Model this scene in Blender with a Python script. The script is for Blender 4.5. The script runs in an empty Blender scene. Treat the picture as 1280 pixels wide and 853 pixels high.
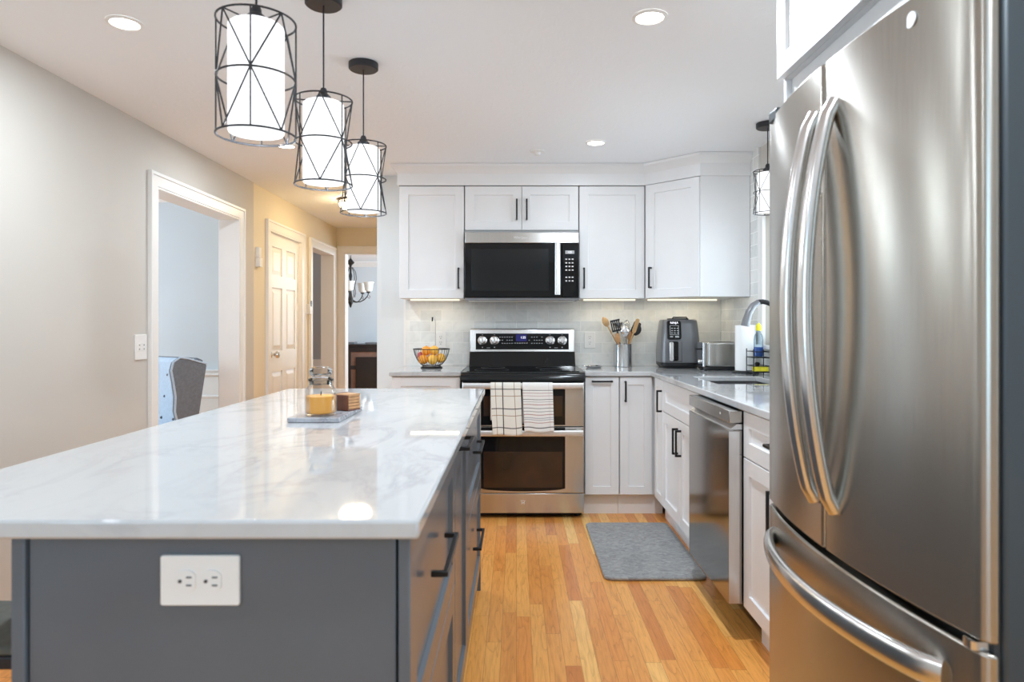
import bpy, bmesh, math, random
from math import pi, sin, cos, radians as R
from mathutils import Matrix, Vector

random.seed(4)
S = bpy.context.scene
COL = S.collection

# ------------------------------------------------------------------ camera
H = 1.205
cd = bpy.data.cameras.new('camera'); cam = bpy.data.objects.new('camera', cd); COL.objects.link(cam)
cam.location = (0, 0, H); cam.rotation_euler = (pi/2, 0, 0)
cd.sensor_width = 36; cd.lens = 850/1280*36
cd.shift_x = -5.6/1280; cd.shift_y = -19.5/1280
cd.clip_start = 0.05
cd.dof.use_dof = True; cd.dof.focus_distance = 4.3; cd.dof.aperture_fstop = 4.5
S.camera = cam

# ------------------------------------------------------------------ world, exposure
S.view_settings.view_transform = 'Standard'; S.view_settings.look = 'None'
S.view_settings.exposure = 0.75; S.view_settings.gamma = 1.0
S.view_settings.use_curve_mapping = False
S.cycles.use_denoising = True
S.cycles.max_bounces = 10; S.cycles.diffuse_bounces = 6; S.cycles.glossy_bounces = 5
S.cycles.transparent_max_bounces = 16
S.cycles.caustics_reflective = False; S.cycles.caustics_refractive = False
S.cycles.sample_clamp_indirect = 8
W = bpy.data.worlds.new('sky'); S.world = W; W.use_nodes = True
W.node_tree.nodes['Background'].inputs[0].default_value = (0.74, 0.87, 1.0, 1)
W.node_tree.nodes['Background'].inputs[1].default_value = 1.6

def area_light(name, loc, rot, sx, sy, power, color=(1, 1, 1)):
    l = bpy.data.lights.new(name, 'AREA'); l.shape = 'RECTANGLE'; l.size = sx; l.size_y = sy
    l.energy = power; l.color = color
    o = bpy.data.objects.new(name, l); COL.objects.link(o); o.location = loc; o.rotation_euler = rot
    return o
def point_light(name, loc, power, color=(1, 1, 1), r=0.05):
    l = bpy.data.lights.new(name, 'POINT'); l.energy = power; l.color = color; l.shadow_soft_size = r
    o = bpy.data.objects.new(name, l); COL.objects.link(o); o.location = loc
    return o
def disc_light(name, loc, power, color=(1, 1, 1), d=0.09):
    l = bpy.data.lights.new(name, 'AREA'); l.shape = 'DISK'; l.size = d; l.energy = power; l.color = color
    o = bpy.data.objects.new(name, l); COL.objects.link(o); o.location = loc
    return o
COOL = (0.66, 0.84, 1.0)
# daylight: sink window and rooms beyond; side windows behind the camera are added fill
area_light('added_left_fill', (-1.95, -1.1, 1.45), (0, R(-90), 0), 1.1, 1.5, 18, (.5, .77, 1))  # fill lamp added at the unseen left-wall window
area_light('sink_daylight', (1.60, 3.62, 1.48), (0, R(90), 0), 0.72, 0.76, 5.5, (.8, .92, 1))
area_light('added_right_fill', (1.47, -1.2, 1.25), (0, R(90), 0), 1.7, 1.9, 18, (.5, .77, 1))  # fill lamp added at the unseen right-wall window
area_light('den_daylight', (-4.9, 4.2, 1.5), (0, R(-90), 0), 1.6, 1.6, 45, COOL)
area_light('dining_daylight', (-0.2, 9.6, 1.5), (0, R(90), 0), 1.6, 1.6, 60, COOL)
WARMW = (0.80, 0.905, 1.0)

# ------------------------------------------------------------------ materials
class NT:
    def __init__(s, name):
        s.m = bpy.data.materials.new(name); s.m.use_nodes = True
        s.t = s.m.node_tree; s.t.nodes.clear()
        s.out = s.t.nodes.new('ShaderNodeOutputMaterial')
    def n(s, typ, **kw):
        o = s.t.nodes.new('ShaderNode' + typ)
        for k, v in kw.items(): setattr(o, k, v)
        return o
    def l(s, a, b): s.t.links.new(a, b)
    def put(s, inp, v):
        if isinstance(v, bpy.types.NodeSocket): s.l(v, inp)
        elif v is not None:
            if isinstance(v, (tuple, list)) and len(v) == 3 and inp.type == 'RGBA': v = (*v, 1)
            inp.default_value = v
    def math(s, op, a, b=0.0, c=0.0):
        o = s.n('Math', operation=op)
        s.put(o.inputs[0], a); s.put(o.inputs[1], b); s.put(o.inputs[2], c)
        return o.outputs[0]
    def mix(s, f, a, b, blend='MIX'):
        o = s.n('Mix', data_type='RGBA', blend_type=blend)
        s.put(o.inputs[0], f); s.put(o.inputs[6], a); s.put(o.inputs[7], b)
        return o.outputs[2]
    def ramp(s, f, stops):
        o = s.n('ValToRGB'); e = o.color_ramp.elements
        while len(e) > 1: e.remove(e[-1])
        for i, (p, c) in enumerate(stops):
            x = e[0] if i == 0 else e.new(p)
            x.position = p; x.color = (*c, 1) if len(c) == 3 else c
        s.put(o.inputs[0], f)
        return o.outputs[0]
    def coord(s): return s.n('TexCoord').outputs['Object']
    def xyz(s, v=None):
        o = s.n('SeparateXYZ'); s.l(v or s.coord(), o.inputs[0]); return o.outputs
    def vec(s, x, y, z):
        o = s.n('CombineXYZ'); s.put(o.inputs[0], x); s.put(o.inputs[1], y); s.put(o.inputs[2], z); return o.outputs[0]
    def noise(s, v, scale, detail=3, rough=.5, dist=0):
        o = s.n('TexNoise'); s.put(o.inputs['Vector'], v); o.inputs['Scale'].default_value = scale
        o.inputs['Detail'].default_value = detail; o.inputs['Roughness'].default_value = rough
        o.inputs['Distortion'].default_value = dist
        return o.outputs[0]
    def scale(s, v, sc):
        o = s.n('Mapping'); s.put(o.inputs[0], v); o.inputs['Scale'].default_value = sc; return o.outputs[0]
    def bump(s, h, strength=.2, dist=.01):
        o = s.n('Bump'); o.inputs['Strength'].default_value = strength; o.inputs['Distance'].default_value = dist
        s.put(o.inputs['Height'], h); return o.outputs[0]
    def bsdf(s, color, rough=.5, metal=0, normal=None, **kw):
        o = s.n('BsdfPrincipled')
        s.put(o.inputs['Base Color'], color); s.put(o.inputs['Roughness'], rough); s.put(o.inputs['Metallic'], metal)
        if normal is not None: s.l(normal, o.inputs['Normal'])
        for k, v in kw.items(): s.put(o.inputs[k.replace('_', ' ')], v)
        s.l(o.outputs[0], s.out.inputs[0])
        return o

M = {}
def plain(key, color, rough=.5, metal=0, var=.04, vscale=9, bump=0, **kw):
    t = NT(key); v = t.coord()
    n = t.noise(v, vscale, 3)
    c2 = tuple(max(0, c*(1-var)) for c in color); c1 = tuple(min(1, c*(1+var)) for c in color)
    col = t.ramp(n, [(.3, c2), (.7, c1)])
    nm = t.bump(t.noise(v, 160, 2), bump, .002) if bump else None
    t.bsdf(col, rough, metal, nm, **kw); M[key] = t.m
    return t
def emit(key, color, strength):
    t = NT(key); e = t.n('Emission'); e.inputs[0].default_value = (*color, 1); e.inputs[1].default_value = strength
    t.l(e.outputs[0], t.out.inputs[0]); M[key] = t.m
def glass(key, tint=(1, 1, 1), refl=.9):
    t = NT(key); a = t.n('BsdfTransparent'); a.inputs[0].default_value = (*tint, 1)
    g = t.n('BsdfGlossy'); g.inputs['Roughness'].default_value = .03
    f = t.n('LayerWeight'); f.inputs[0].default_value = .25
    mx = t.n('MixShader'); t.l(t.math('MULTIPLY', f.outputs[0], refl), mx.inputs[0])
    t.l(a.outputs[0], mx.inputs[1]); t.l(g.outputs[0], mx.inputs[2]); t.l(mx.outputs[0], t.out.inputs[0]); M[key] = t.m

plain('wall_greige', (.585, .55, .50), .75, var=.015, vscale=2, bump=.05)
plain('wall_cream', (.76, .675, .52), .75, var=.015, vscale=2, bump=.05)
plain('wall_blue', (.62, .66, .69), .75, var=.015, vscale=2, bump=.05)
plain('wall_grey', (.42, .43, .45), .75, var=.015, vscale=2, bump=.05)
plain('wall_pale', (.73, .765, .775), .75, var=.015, vscale=2, bump=.05)
plain('trim_white', (.84, .83, .81), .35, var=.01)
plain('cab_white', (.81, .81, .815), .32, var=.01)
plain('cab_grey', (.112, .130, .152), .24, var=.04, vscale=4)
plain('groove_black', (.012, .012, .013), .6)
plain('black_metal', (.012, .012, .014), .35, metal=.3)
plain('cage_metal', (.030, .030, .034), .45, metal=.3)
plain('black_gloss', (.006, .006, .007), .05, var=.02, Specular_IOR_Level=.3)
plain('black_enamel', (.009, .010, .011), .10, var=.02, Specular_IOR_Level=.35)
plain('black_plastic', (.014, .014, .016), .4)
plain('charcoal_plastic', (.19, .192, .203), .28, var=.05, metal=.15)
plain('dark_seam', (.03, .032, .036), .5)
plain('fridge_side', (.062, .075, .085), .45, metal=.2, var=.05, vscale=3)
plain('white_plastic', (.83, .82, .80), .35, var=.01)
plain('slot_dark', (.05, .05, .05), .6)
plain('chrome', (.75, .75, .76), .15, metal=1, var=.01)
plain('steel_handle', (.74, .73, .72), .22, metal=1, var=.02)
plain('bronze', (.10, .07, .05), .4, metal=.8)
plain('dark_iron', (.02, .017, .015), .45, metal=.4)
plain('orange_skin', (.92, .36, .04), .4, var=.12, vscale=40, bump=.15)
plain('yellow_orange', (.95, .50, .08), .4, var=.1, vscale=40, bump=.15)
plain('apple_red', (.62, .12, .12), .3, var=.25, vscale=25)
plain('stem_green', (.10, .11, .03), .6)
plain('wood_light', (.62, .38, .17), .5, var=.2, vscale=30)
plain('wood_tan', (.50, .26, .11), .5, var=.2, vscale=30)
plain('wood_dark', (.14, .045, .02), .4, var=.3, vscale=30)
plain('espresso', (.016, .011, .010), .35, var=.2)
plain('cabinet_brown', (.20, .11, .08), .45, var=.2)
plain('wax', (.92, .42, .07), .45, var=.05)
plain('paper', (.90, .90, .89), .9, var=.01, bump=.2)
plain('soap_blue', (.05, .12, .42), .15)
plain('sponge_yellow', (.85, .75, .05), .9, var=.15, vscale=60)
plain('scrub_green', (.10, .16, .08), .9)
plain('chair_fabric', (.17, .18, .20), .9, var=.12, vscale=60, bump=.3)
plain('chair_inner', (.48, .57, .68), .9, var=.06, vscale=60, bump=.3)
plain('seat_grey', (.13, .135, .12), .8, var=.1, vscale=60, bump=.2)
plain('navy_frame', (.012, .015, .024), .5)
plain('gasket', (.05, .052, .055), .6)
emit('lamp_white', (.94, .97, 1), 1.05)
emit('disc_white', (1, .96, .90), 9)
emit('led_strip', (1, .86, .62), .9)
emit('bowl_glow', (1, .80, .50), 24)
emit('display_blue', (.08, .08, .36), .25)
emit('digit_white', (.9, .92, 1), 1.2)
plain('print_grey', (.45, .46, .47), .5)
plain('print_light', (.75, .75, .76), .5)
plain('shade_glass', (.78, .80, .78), .4, var=.03)
glass('pane_glass', (.97, .99, 1), .5)
glass('jar_glass', (.99, .99, .985), .45)
glass('lid_glass', (.97, .97, .96), 1.0)
glass('bottle_clear', (.80, .90, .97), .6)

# ceiling: flat white with a light trowelled texture
t = NT('ceiling_paint'); v = t.coord()
n1 = t.noise(t.scale(v, (1, .55, 1)), 26, 4, .6, .6)
t.bsdf((.88, .91, .945), .85, 0, t.bump(t.ramp(n1, [(.48, (0, 0, 0)), (.72, (1, 1, 1))]), .12, .006)); M['ceiling'] = t.m

# oak strip floor, boards along Y
t = NT('oak_strip'); x, y, z = t.xyz()
bw = .0575
u = t.math('DIVIDE', x, bw); i = t.math('FLOOR', u)
wn = t.n('TexWhiteNoise', noise_dimensions='1D'); t.l(i, wn.inputs['W'])
vv = t.math('ADD', t.math('DIVIDE', y, .75), t.math('MULTIPLY', wn.outputs[0], 7.3)); j = t.math('FLOOR', vv)
wc = t.n('TexWhiteNoise', noise_dimensions='2D'); t.l(t.vec(i, j, 0), wc.inputs['Vector'])
rnd = wc.outputs[0]
base = t.ramp(rnd, [(0, (.68, .235, .052)), (.2, (.85, .37, .090)), (.42, (.91, .43, .110)), (.6, (.80, .30, .064)), (.78, (.97, .53, .16)), (.92, (.98, .59, .20)), (1, (.66, .215, .048))])
off = t.math('MULTIPLY', rnd, 37.0)
gv = t.vec(t.math('ADD', t.math('MULTIPLY', x, 1.0), off), t.math('MULTIPLY', y, .055), off)
fine = t.noise(gv, 170, 4, .65)
big = t.noise(t.vec(t.math('ADD', x, off), t.math('MULTIPLY', y, .11), off), 15, 2, .5, .2)
rings = t.math('FRACT', t.math('MULTIPLY', big, 8.0))
rings = t.ramp(rings, [(0, (.72, .66, .60)), (.12, (.90, .87, .84)), (.5, (1, 1, 1)), (1, (.97, .96, .95))])
c = t.mix(.8, base, rings, 'MULTIPLY')
c = t.mix(.55, c, t.ramp(fine, [(.32, (.70, .62, .55)), (.55, (1, 1, 1)), (.8, (1.0, 1.0, 1.0))]), 'MULTIPLY')
fu = t.math('FRACT', u); fv = t.math('FRACT', vv)
g1 = t.math('LESS_THAN', t.math('MINIMUM', fu, t.math('SUBTRACT', 1.0, fu)), .014)
g2 = t.math('LESS_THAN', fv, .0022)
gap = t.math('MAXIMUM', g1, g2)
c = t.mix(t.math('MULTIPLY', gap, .55), c, (.16, .06, .02))
t.bsdf(c, .30, 0, t.bump(t.math('SUBTRACT', 1.0, gap), .12, .001), Coat_Weight=.08, Coat_Roughness=.2, Specular_IOR_Level=.35); M['oak'] = t.m

# white quartz with soft grey veining
def stone(key, base, vein, scale, rough, amount, stretch=(1, .5, 1)):
    t = NT(key); v = t.scale(t.coord(), stretch)
    n = t.noise(v, scale, 5, .62, .9)
    d = t.math('ABSOLUTE', t.math('SUBTRACT', n, .5))
    veins = t.ramp(d, [(0, (1, 1, 1)), (.02, (.55, .55, .55)), (.07, (0, 0, 0))])
    m = t.ramp(t.noise(v, scale*.55, 2), [(.42, (0, 0, 0)), (.7, (1, 1, 1))])
    cl = t.noise(v, scale*.9, 4)
    c = t.mix(t.math('MULTIPLY', cl, .35), base, tuple(b*.90 for b in base))
    f = t.math('MULTIPLY', t.math('MULTIPLY', veins, t.math('ADD', m, .15)), amount)
    t.bsdf(t.mix(f, c, vein), rough, 0, Specular_IOR_Level=.5); M[key] = t.m
stone('quartz', (.55, .555, .56), (.29, .29, .315), 5.5, .035, .5, (1, .5, 1))
stone('board_marble', (.42, .42, .45), (.10, .10, .13), 26, .25, .9, (1, .6, 1))

# marble subway tile; plane 'xz' or 'yz'
def tile(key, ax):
    t = NT(key); x, y, z = t.xyz()
    a = x if ax == 'x' else y
    b = t.n('TexBrick', offset=.5); t.l(t.vec(a, t.math('ADD', z, .002), 0), b.inputs[0])
    b.inputs['Color1'].default_value = (0, 0, 0, 1); b.inputs['Color2'].default_value = (1, 1, 1, 1); b.inputs['Mortar'].default_value = (.5, .5, .5, 1)
    b.inputs['Scale'].default_value = 1; b.inputs['Mortar Size'].default_value = .0016; b.inputs['Mortar Smooth'].default_value = .1
    b.inputs['Brick Width'].default_value = .154; b.inputs['Row Height'].default_value = .0775; b.inputs['Bias'].default_value = 0
    c = t.ramp(b.outputs[0], [(0, (.70, .71, .70)), (.35, (.77, .78, .76)), (.7, (.81, .81, .79)), (1, (.82, .81, .76))])
    v = t.coord()
    n = t.noise(v, 13, 5, .6, 1.2)
    c = t.mix(.30, c, t.ramp(n, [(.35, (.72, .73, .73)), (.55, (1, 1, 1))]), 'MULTIPLY')
    c = t.mix(b.outputs['Fac'], c, (.84, .84, .82))
    t.bsdf(c, t.ramp(b.outputs['Fac'], [(0, (.22,)*3), (1, (.7,)*3)]), 0, t.bump(t.math('SUBTRACT', 1.0, b.outputs['Fac']), .25, .002)); M[key] = t.m
tile('tile_back', 'x'); tile('tile_side', 'y')

# brushed stainless
def steel(key, color, rough, aniso=.6, rot=.25):
    t = NT(key); v = t.coord()
    n = t.noise(t.scale(v, (4, 4, .12) if rot else (.12, 4, 4)), 60, 3)
    tg = t.n('Tangent', direction_type='RADIAL', axis='Z')
    b = t.bsdf(t.ramp(n, [(.3, tuple(c*.95 for c in color)), (.7, tuple(min(1, c*1.04) for c in color))]), rough, 1.0,
               Anisotropic=aniso, Anisotropic_Rotation=rot)
    t.l(tg.outputs[0], b.inputs['Tangent']); M[key] = t.m
steel('steel', (.56, .545, .52), .24)
steel('steel_fridge', (.44, .415, .375), .27, .85)
steel('steel_satin', (.78, .77, .76), .42, .2)
steel('steel_sink', (.16, .16, .165), .5, .2)
steel('steel_dark', (.36, .345, .33), .12, .3)
steel('steel_light', (.70, .70, .70), .25)

# mat and towels
t = NT('mat_grey'); v = t.coord()
n = t.noise(t.scale(v, (1, 1.6, 1)), 34, 5, .7, .8)
t.bsdf(t.ramp(n, [(.3, (.19, .195, .20)), (.5, (.30, .305, .305)), (.7, (.43, .435, .43))]), .55, 0, t.bump(n, .25, .003)); M['mat'] = t.m
def stripes(t, coord, lines, c):
    for pos, w, col, a in lines:
        f = t.math('LESS_THAN', t.math('ABSOLUTE', t.math('SUBTRACT', coord, pos)), w)
        c = t.mix(t.math('MULTIPLY', f, a), c, col)
    return c
def towel_mat(key, base, vl, hl):
    t = NT(key); uv = t.n('UVMap'); uv.uv_map = 'UVMap'
    x, y, z = t.xyz(uv.outputs[0])
    c = t.mix(t.math('MULTIPLY', t.noise(t.coord(), 90, 2), .25), base, tuple(b*.8 for b in base))
    c = stripes(t, x, vl, c); c = stripes(t, y, hl, c)
    t.bsdf(c, .95, 0, t.bump(t.noise(t.coord(), 260, 2), .5, .002)); M[key] = t.m
BK = (.03, .028, .03); BR = (.34, .20, .10); RD = (.36, .11, .09); BL = (.06, .08, .20)
towel_mat('towel_check', (.80, .77, .70), [(.16, .012, BR, .8), (.40, .018, BK, .95), (.78, .012, BR, .8)],
          [(.06, .009, BK, .9), (.20, .008, BR, .8), (.46, .010, BK, .9), (.60, .008, BR, .8), (.85, .010, BK, .9)])
towel_mat('towel_stripe', (.82, .80, .77), [(.86, .008, (.6, .5, .5), .5)],
          [(.09, .008, BK, .7), (.15, .006, RD, .8), (.21, .006, RD, .6), (.29, .007, BK, .8), (.34, .005, BK, .6), (.40, .008, RD, .8), (.48, .007, BK, .8),
           (.55, .006, BK, .7), (.62, .008, RD, .8), (.69, .006, BL, .7), (.73, .006, BL, .6), (.79, .008, RD, .7), (.90, .012, BK, .8)])

# ------------------------------------------------------------------ mesh helpers
ORG = {}
class MB:
    """collects shapes in world coordinates into one mesh"""
    def __init__(s, mat=None): s.b = bmesh.new(); s.M = mat or Matrix()
    def v(s, p): return s.b.verts.new(s.M @ Vector(p))
    def f(s, vs):
        try: return s.b.faces.new(vs)
        except ValueError: return None
    def box(s, x0, x1, y0, y1, z0, z1):
        if x0 > x1: x0, x1 = x1, x0
        if y0 > y1: y0, y1 = y1, y0
        if z0 > z1: z0, z1 = z1, z0
        p = [s.v((x, y, z)) for z in (z0, z1) for y in (y0, y1) for x in (x0, x1)]
        for q in ((0, 2, 3, 1), (4, 5, 7, 6), (0, 1, 5, 4), (2, 6, 7, 3), (0, 4, 6, 2), (1, 3, 7, 5)): s.f([p[k] for k in q])
        return s
    def prism(s, pts, z0, z1, ax='z'):
        mp = {'z': lambda a, b, c: (a, b, c), 'x': lambda a, b, c: (c, a, b), 'y': lambda a, b, c: (a, c, b)}[ax]
        lo = [s.v(mp(a, b, z0)) for a, b in pts]; hi = [s.v(mp(a, b, z1)) for a, b in pts]
        n = len(pts); s.f(lo[::-1]); s.f(hi)
        for k in range(n): s.f([lo[k], lo[(k+1) % n], hi[(k+1) % n], hi[k]])
        return s
    def loft(s, rings, cap0=True, cap1=True, closed=True):
        vs = [[s.v(p) for p in r] for r in rings]; n = len(vs[0])
        for a, b in zip(vs, vs[1:]):
            for k in range(n if closed else n-1): s.f([a[k], a[(k+1) % n], b[(k+1) % n], b[k]])
        if cap0 and closed: s.f(vs[0][::-1])
        if cap1 and closed: s.f(vs[-1])
        return s
    def lathe(s, prof, c=(0, 0, 0), n=32, cap0=True, cap1=True, axis='z'):
        rings = []
        for r, h in prof:
            ring = []
            for k in range(n):
                a = 2*pi*k/n; q = (r*cos(a), r*sin(a), h)
                if axis == 'y': q = (q[0], q[2], q[1])
                if axis == 'x': q = (q[2], q[0], q[1])
                ring.append((c[0]+q[0], c[1]+q[1], c[2]+q[2]))
            rings.append(ring)
        return s.loft(rings, cap0, cap1)
    def cyl(s, p0, p1, r0, r1=None, n=12):
        return s.tube([p0, p1], [r0, r1 if r1 is not None else r0], n)
    def tube(s, path, r, n=10, sec=None, up=(0, 0, 1), closed=False):
        P = [Vector(p) for p in path]; N = len(P); rings = []
        prev = None
        for k in range(N):
            if closed: d = P[(k+1) % N] - P[k-1]
            else: d = P[min(k+1, N-1)] - P[max(k-1, 0)]
            d.normalize()
            if prev is None:
                a = Vector(up)
                if abs(a.dot(d)) > .95: a = Vector((1, 0, 0))
            else: a = prev
            e1 = (a - d*a.dot(d)).normalized(); prev = e1; e2 = d.cross(e1)
            rr = r[k] if isinstance(r, (list, tuple)) else r
            if sec: rings.append([P[k] + e1*q[0] + e2*q[1] for q in sec])
            else: rings.append([P[k] + e1*rr*cos(2*pi*j/n) + e2*rr*sin(2*pi*j/n) for j in range(n)])
        if closed: rings.append(rings[0])
        return s.loft(rings, not closed, not closed)
    def torus(s, c, r, th, n=40, m=8, axis='z'):
        path = []
        for k in range(n):
            a = 2*pi*k/n; q = (r*cos(a), r*sin(a), 0)
            if axis == 'y': q = (q[0], 0, q[1])
            path.append((c[0]+q[0], c[1]+q[1], c[2]+q[2]))
        s.tube(path, th, m, closed=True, up=(0, 0, 1) if axis == 'z' else (0, 1, 0))
        return s
    def ball(s, c, r, sq=(1, 1, 1), n=20, m=12):
        prof = []
        rings = []
        for j in range(m+1):
            a = -pi/2 + pi*j/m; rr = max(cos(a), .02)
            rings.append([(c[0]+r*sq[0]*rr*cos(2*pi*k/n), c[1]+r*sq[1]*rr*sin(2*pi*k/n), c[2]+r*sq[2]*sin(a)) for k in range(n)])
        return s.loft(rings)
    def cells(s, us, vs, solid, a0, a1, mp):
        """slab of rectangular cells with holes; mp(u,v,w)->xyz, thickness a0..a1"""
        nu, nv = len(us), len(vs); lo = {}; hi = {}
        def L(d, i, j, a):
            if (i, j) not in d: d[i, j] = s.v(mp(us[i], vs[j], a))
            return d[i, j]
        ok = lambda i, j: 0 <= i < nu-1 and 0 <= j < nv-1 and solid(i, j)
        for i in range(nu-1):
            for j in range(nv-1):
                if not ok(i, j): continue
                q = [(i, j), (i+1, j), (i+1, j+1), (i, j+1)]
                s.f([L(lo, *k, a0) for k in q][::-1]); s.f([L(hi, *k, a1) for k in q])
                for (da, db), e in (((0, -1), (0, 1)), ((1, 0), (1, 2)), ((0, 1), (2, 3)), ((-1, 0), (3, 0))):
                    if not ok(i+da, j+db):
                        A, B = q[e[0]], q[e[1]]
                        s.f([L(lo, *A, a0), L(lo, *B, a0), L(hi, *B, a1), L(hi, *A, a1)])
        return s
    def shaker(s, x0, x1, z0, z1, st=.058, rec=.009, th=.02, y=0):
        """framed front facing -Y local with a recessed centre panel"""
        def ring(ins, yy): return [s.v((x0+ins, yy, z0+ins)), s.v((x1-ins, yy, z0+ins)), s.v((x1-ins, yy, z1-ins)), s.v((x0+ins, yy, z1-ins))]
        bk = ring(0, y+th); e0 = ring(0, y+.0015); e1 = ring(.0015, y); i0 = ring(st, y); i1 = ring(st+.002, y+rec)
        for A, B in ((bk, e0), (e0, e1), (e1, i0), (i0, i1)):
            for k in range(4): s.f([A[k], A[(k+1) % 4], B[(k+1) % 4], B[k]])
        s.f(i1); s.f(bk[::-1])
        return s
    def build(s, name, mat, parent=None, bevel=0, smooth=35, seg=2, org=None):
        bmesh.ops.recalc_face_normals(s.b, faces=s.b.faces)
        me = bpy.data.meshes.new(name)
        o = bpy.data.objects.new(name, me); COL.objects.link(o)
        L = Vector(org) if org else (ORG[parent.name] if parent else Vector())
        bmesh.ops.translate(s.b, verts=s.b.verts, vec=-L)
        s.b.to_mesh(me); s.b.free()
        me.materials.append(M[mat])
        if parent: o.parent = parent; ORG[o.name] = L
        else: o.location = L; ORG[o.name] = L
        if smooth:
            me.polygons.foreach_set('use_smooth', [True]*len(me.polygons))
            me.set_sharp_from_angle(angle=R(smooth))
        if bevel:
            b = o.modifiers.new('bevel', 'BEVEL'); b.width = bevel; b.segments = seg; b.limit_method = 'ANGLE'; b.angle_limit = R(40)
        return o
def tag(o, label, cat, group=None, kind=None):
    o['label'] = label; o['category'] = cat
    if group: o['group'] = group
    if kind: o['kind'] = kind
    return o
def thing(name, label, cat, loc, group=None):
    o = bpy.data.objects.new(name, None); COL.objects.link(o); o.location = loc; o.empty_display_size = .05
    ORG[o.name] = Vector(loc)
    return tag(o, label, cat, group)
def struct(o): o['kind'] = 'structure'; return o
def dup(root, loc, label=None, rz=None):
    r = root.copy(); COL.objects.link(r); r.location = loc
    if rz is not None: r.rotation_euler = (0, 0, rz)
    if label: r['label'] = label
    for ch in list(root.children):
        c = ch.copy(); COL.objects.link(c); c.parent = r
        for g in list(ch.children):
            d = g.copy(); COL.objects.link(d); d.parent = c
    return r
def lettering(name, txt, size, loc, rot, mat, parent, ext=.0004, align='CENTER'):
    c = bpy.data.curves.new(name, 'FONT'); c.body = txt; c.size = size; c.extrude = ext; c.align_x = align; c.align_y = 'CENTER'
    tmp = bpy.data.objects.new(name, c); COL.objects.link(tmp)
    me = bpy.data.meshes.new_from_object(tmp.evaluated_get(bpy.context.evaluated_depsgraph_get()))
    bpy.data.objects.remove(tmp); me.materials.clear(); me.materials.append(M[mat])
    o = bpy.data.objects.new(name, me); COL.objects.link(o)
    o.location = Vector(loc) - ORG[parent.name]; o.rotation_euler = rot; o.parent = parent
    return o
def frame_at(x, y, deg): return Matrix.Translation((x, y, 0)) @ Matrix.Rotation(R(deg), 4, 'Z')
def rrect(x0, x1, y0, y1, r, n=5):
    pts = []
    for cx, cy, a0 in ((x1-r, y1-r, 0), (x0+r, y1-r, 90), (x0+r, y0+r, 180), (x1-r, y0+r, 270)):
        for k in range(n+1):
            a = R(a0+90*k/n); pts.append((cx+r*cos(a), cy+r*sin(a)))
    return pts
def arc(c, r, a0, a1, n): return [(c[0]+r*cos(R(a0+(a1-a0)*k/n)), c[1]+r*sin(R(a0+(a1-a0)*k/n))) for k in range(n+1)]

# ------------------------------------------------------------------ setting
CEIL = 2.288; LW = -1.993; RW = 1.485; BW = 4.91; HE = 7.55; CT = .915
def wall_x(name, x0, x1, ys, zs, hole, mat):
    return struct(MB().cells(ys, zs, lambda i, j: (i, j) not in hole, x0, x1, lambda u, v, w: (w, u, v)).build(name, mat, smooth=0))
def wall_y(name, y0, y1, xs, zs, hole, mat):
    return struct(MB().cells(xs, zs, lambda i, j: (i, j) not in hole, y0, y1, lambda u, v, w: (u, w, v)).build(name, mat, smooth=0))
struct(MB().box(-5.2, 3.2, -2.8, 12.2, -.08, 0).build('floor', 'oak', smooth=0))
struct(MB().box(-5.2, 3.2, -2.8, 12.2, CEIL, CEIL+.1).build('ceiling', 'ceiling', smooth=0))
OP_T = 1.975; HD_T = 1.985
wall_x('wall_left', LW-.13, LW, [-2.7, -1.85, -.35, 3.745, 4.872, 5.155], [0, .9, OP_T, 2.05, CEIL], {(1, 1), (1, 2), (3, 0), (3, 1)}, 'wall_greige')
wall_x('wall_hall', LW-.13, LW-.008, [5.155, 5.49, 6.31, 6.62, 7.41, HE+.12], [0, HD_T, CEIL], {(1, 0), (3, 0)}, 'wall_cream')
wall_y('wall_back', BW, BW+.12, [-1.007, 1.62], [0, CEIL], set(), 'wall_pale')
wall_x('wall_hall_inner', -1.007, -.9, [BW+.12, HE], [0, CEIL], set(), 'wall_cream')
wall_y('wall_hall_end', HE, HE+.12, [LW-.13, -1.915, -1.1, -.9], [0, 2.013, CEIL], {(1, 0)}, 'wall_cream')
wall_x('wall_right', RW, RW+.14, [-2.7, -2.15, -.25, 3.20, 4.05, BW+.12], [0, .30, 1.09, 1.87, 2.1, CEIL], {(3, 2), (1, 1), (1, 2), (1, 3)}, 'wall_greige')
wall_y('wall_rear', -2.8, -2.68, [-5.2, 3.2], [0, CEIL], set(), 'wall_greige')
# rooms beyond the openings
wall_y('wall_den', 5.50, 5.60, [-5.2, LW-.13], [0, CEIL], set(), 'wall_blue')
wall_x('wall_den_side', -5.2, -5.08, [-2.7, 12.2], [0, CEIL], set(), 'wall_pale')
wall_y('wall_study', 8.1, 8.2, [-5.2, LW-.13], [0, CEIL], set(), 'wall_grey')
wall_y('wall_dining', 11.6, 11.72, [-5.2, 1.2], [0, CEIL], set(), 'wall_blue')
wall_x('wall_dining_side', .2, .3, [HE+.12, 11.6], [0, CEIL], set(), 'wall_pale')
wall_y('wall_dining_front', HE, HE+.12, [-.9, .3], [0, CEIL], set(), 'wall_pale')
# backsplash tile
struct(MB().box(-.798, RW-.012, BW-.012, BW, CT, 1.40).build('wall_back_tile', 'tile_back', smooth=0))
tb = MB(); tb.cells([4.135, BW-.012], [CT, CEIL], lambda i, j: True, RW-.012, RW, lambda u, v, w: (w, u, v))
tb.cells([3.10, 4.135], [CT, 1.02], lambda i, j: True, RW-.012, RW, lambda u, v, w: (w, u, v))
struct(tb.build('wall_side_tile', 'tile_side', smooth=0))
struct(MB().box(-.812, -.798, BW-.013, BW, CT, 1.40).build('trim_backsplash_edge', 'trim_white', smooth=0))

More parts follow.
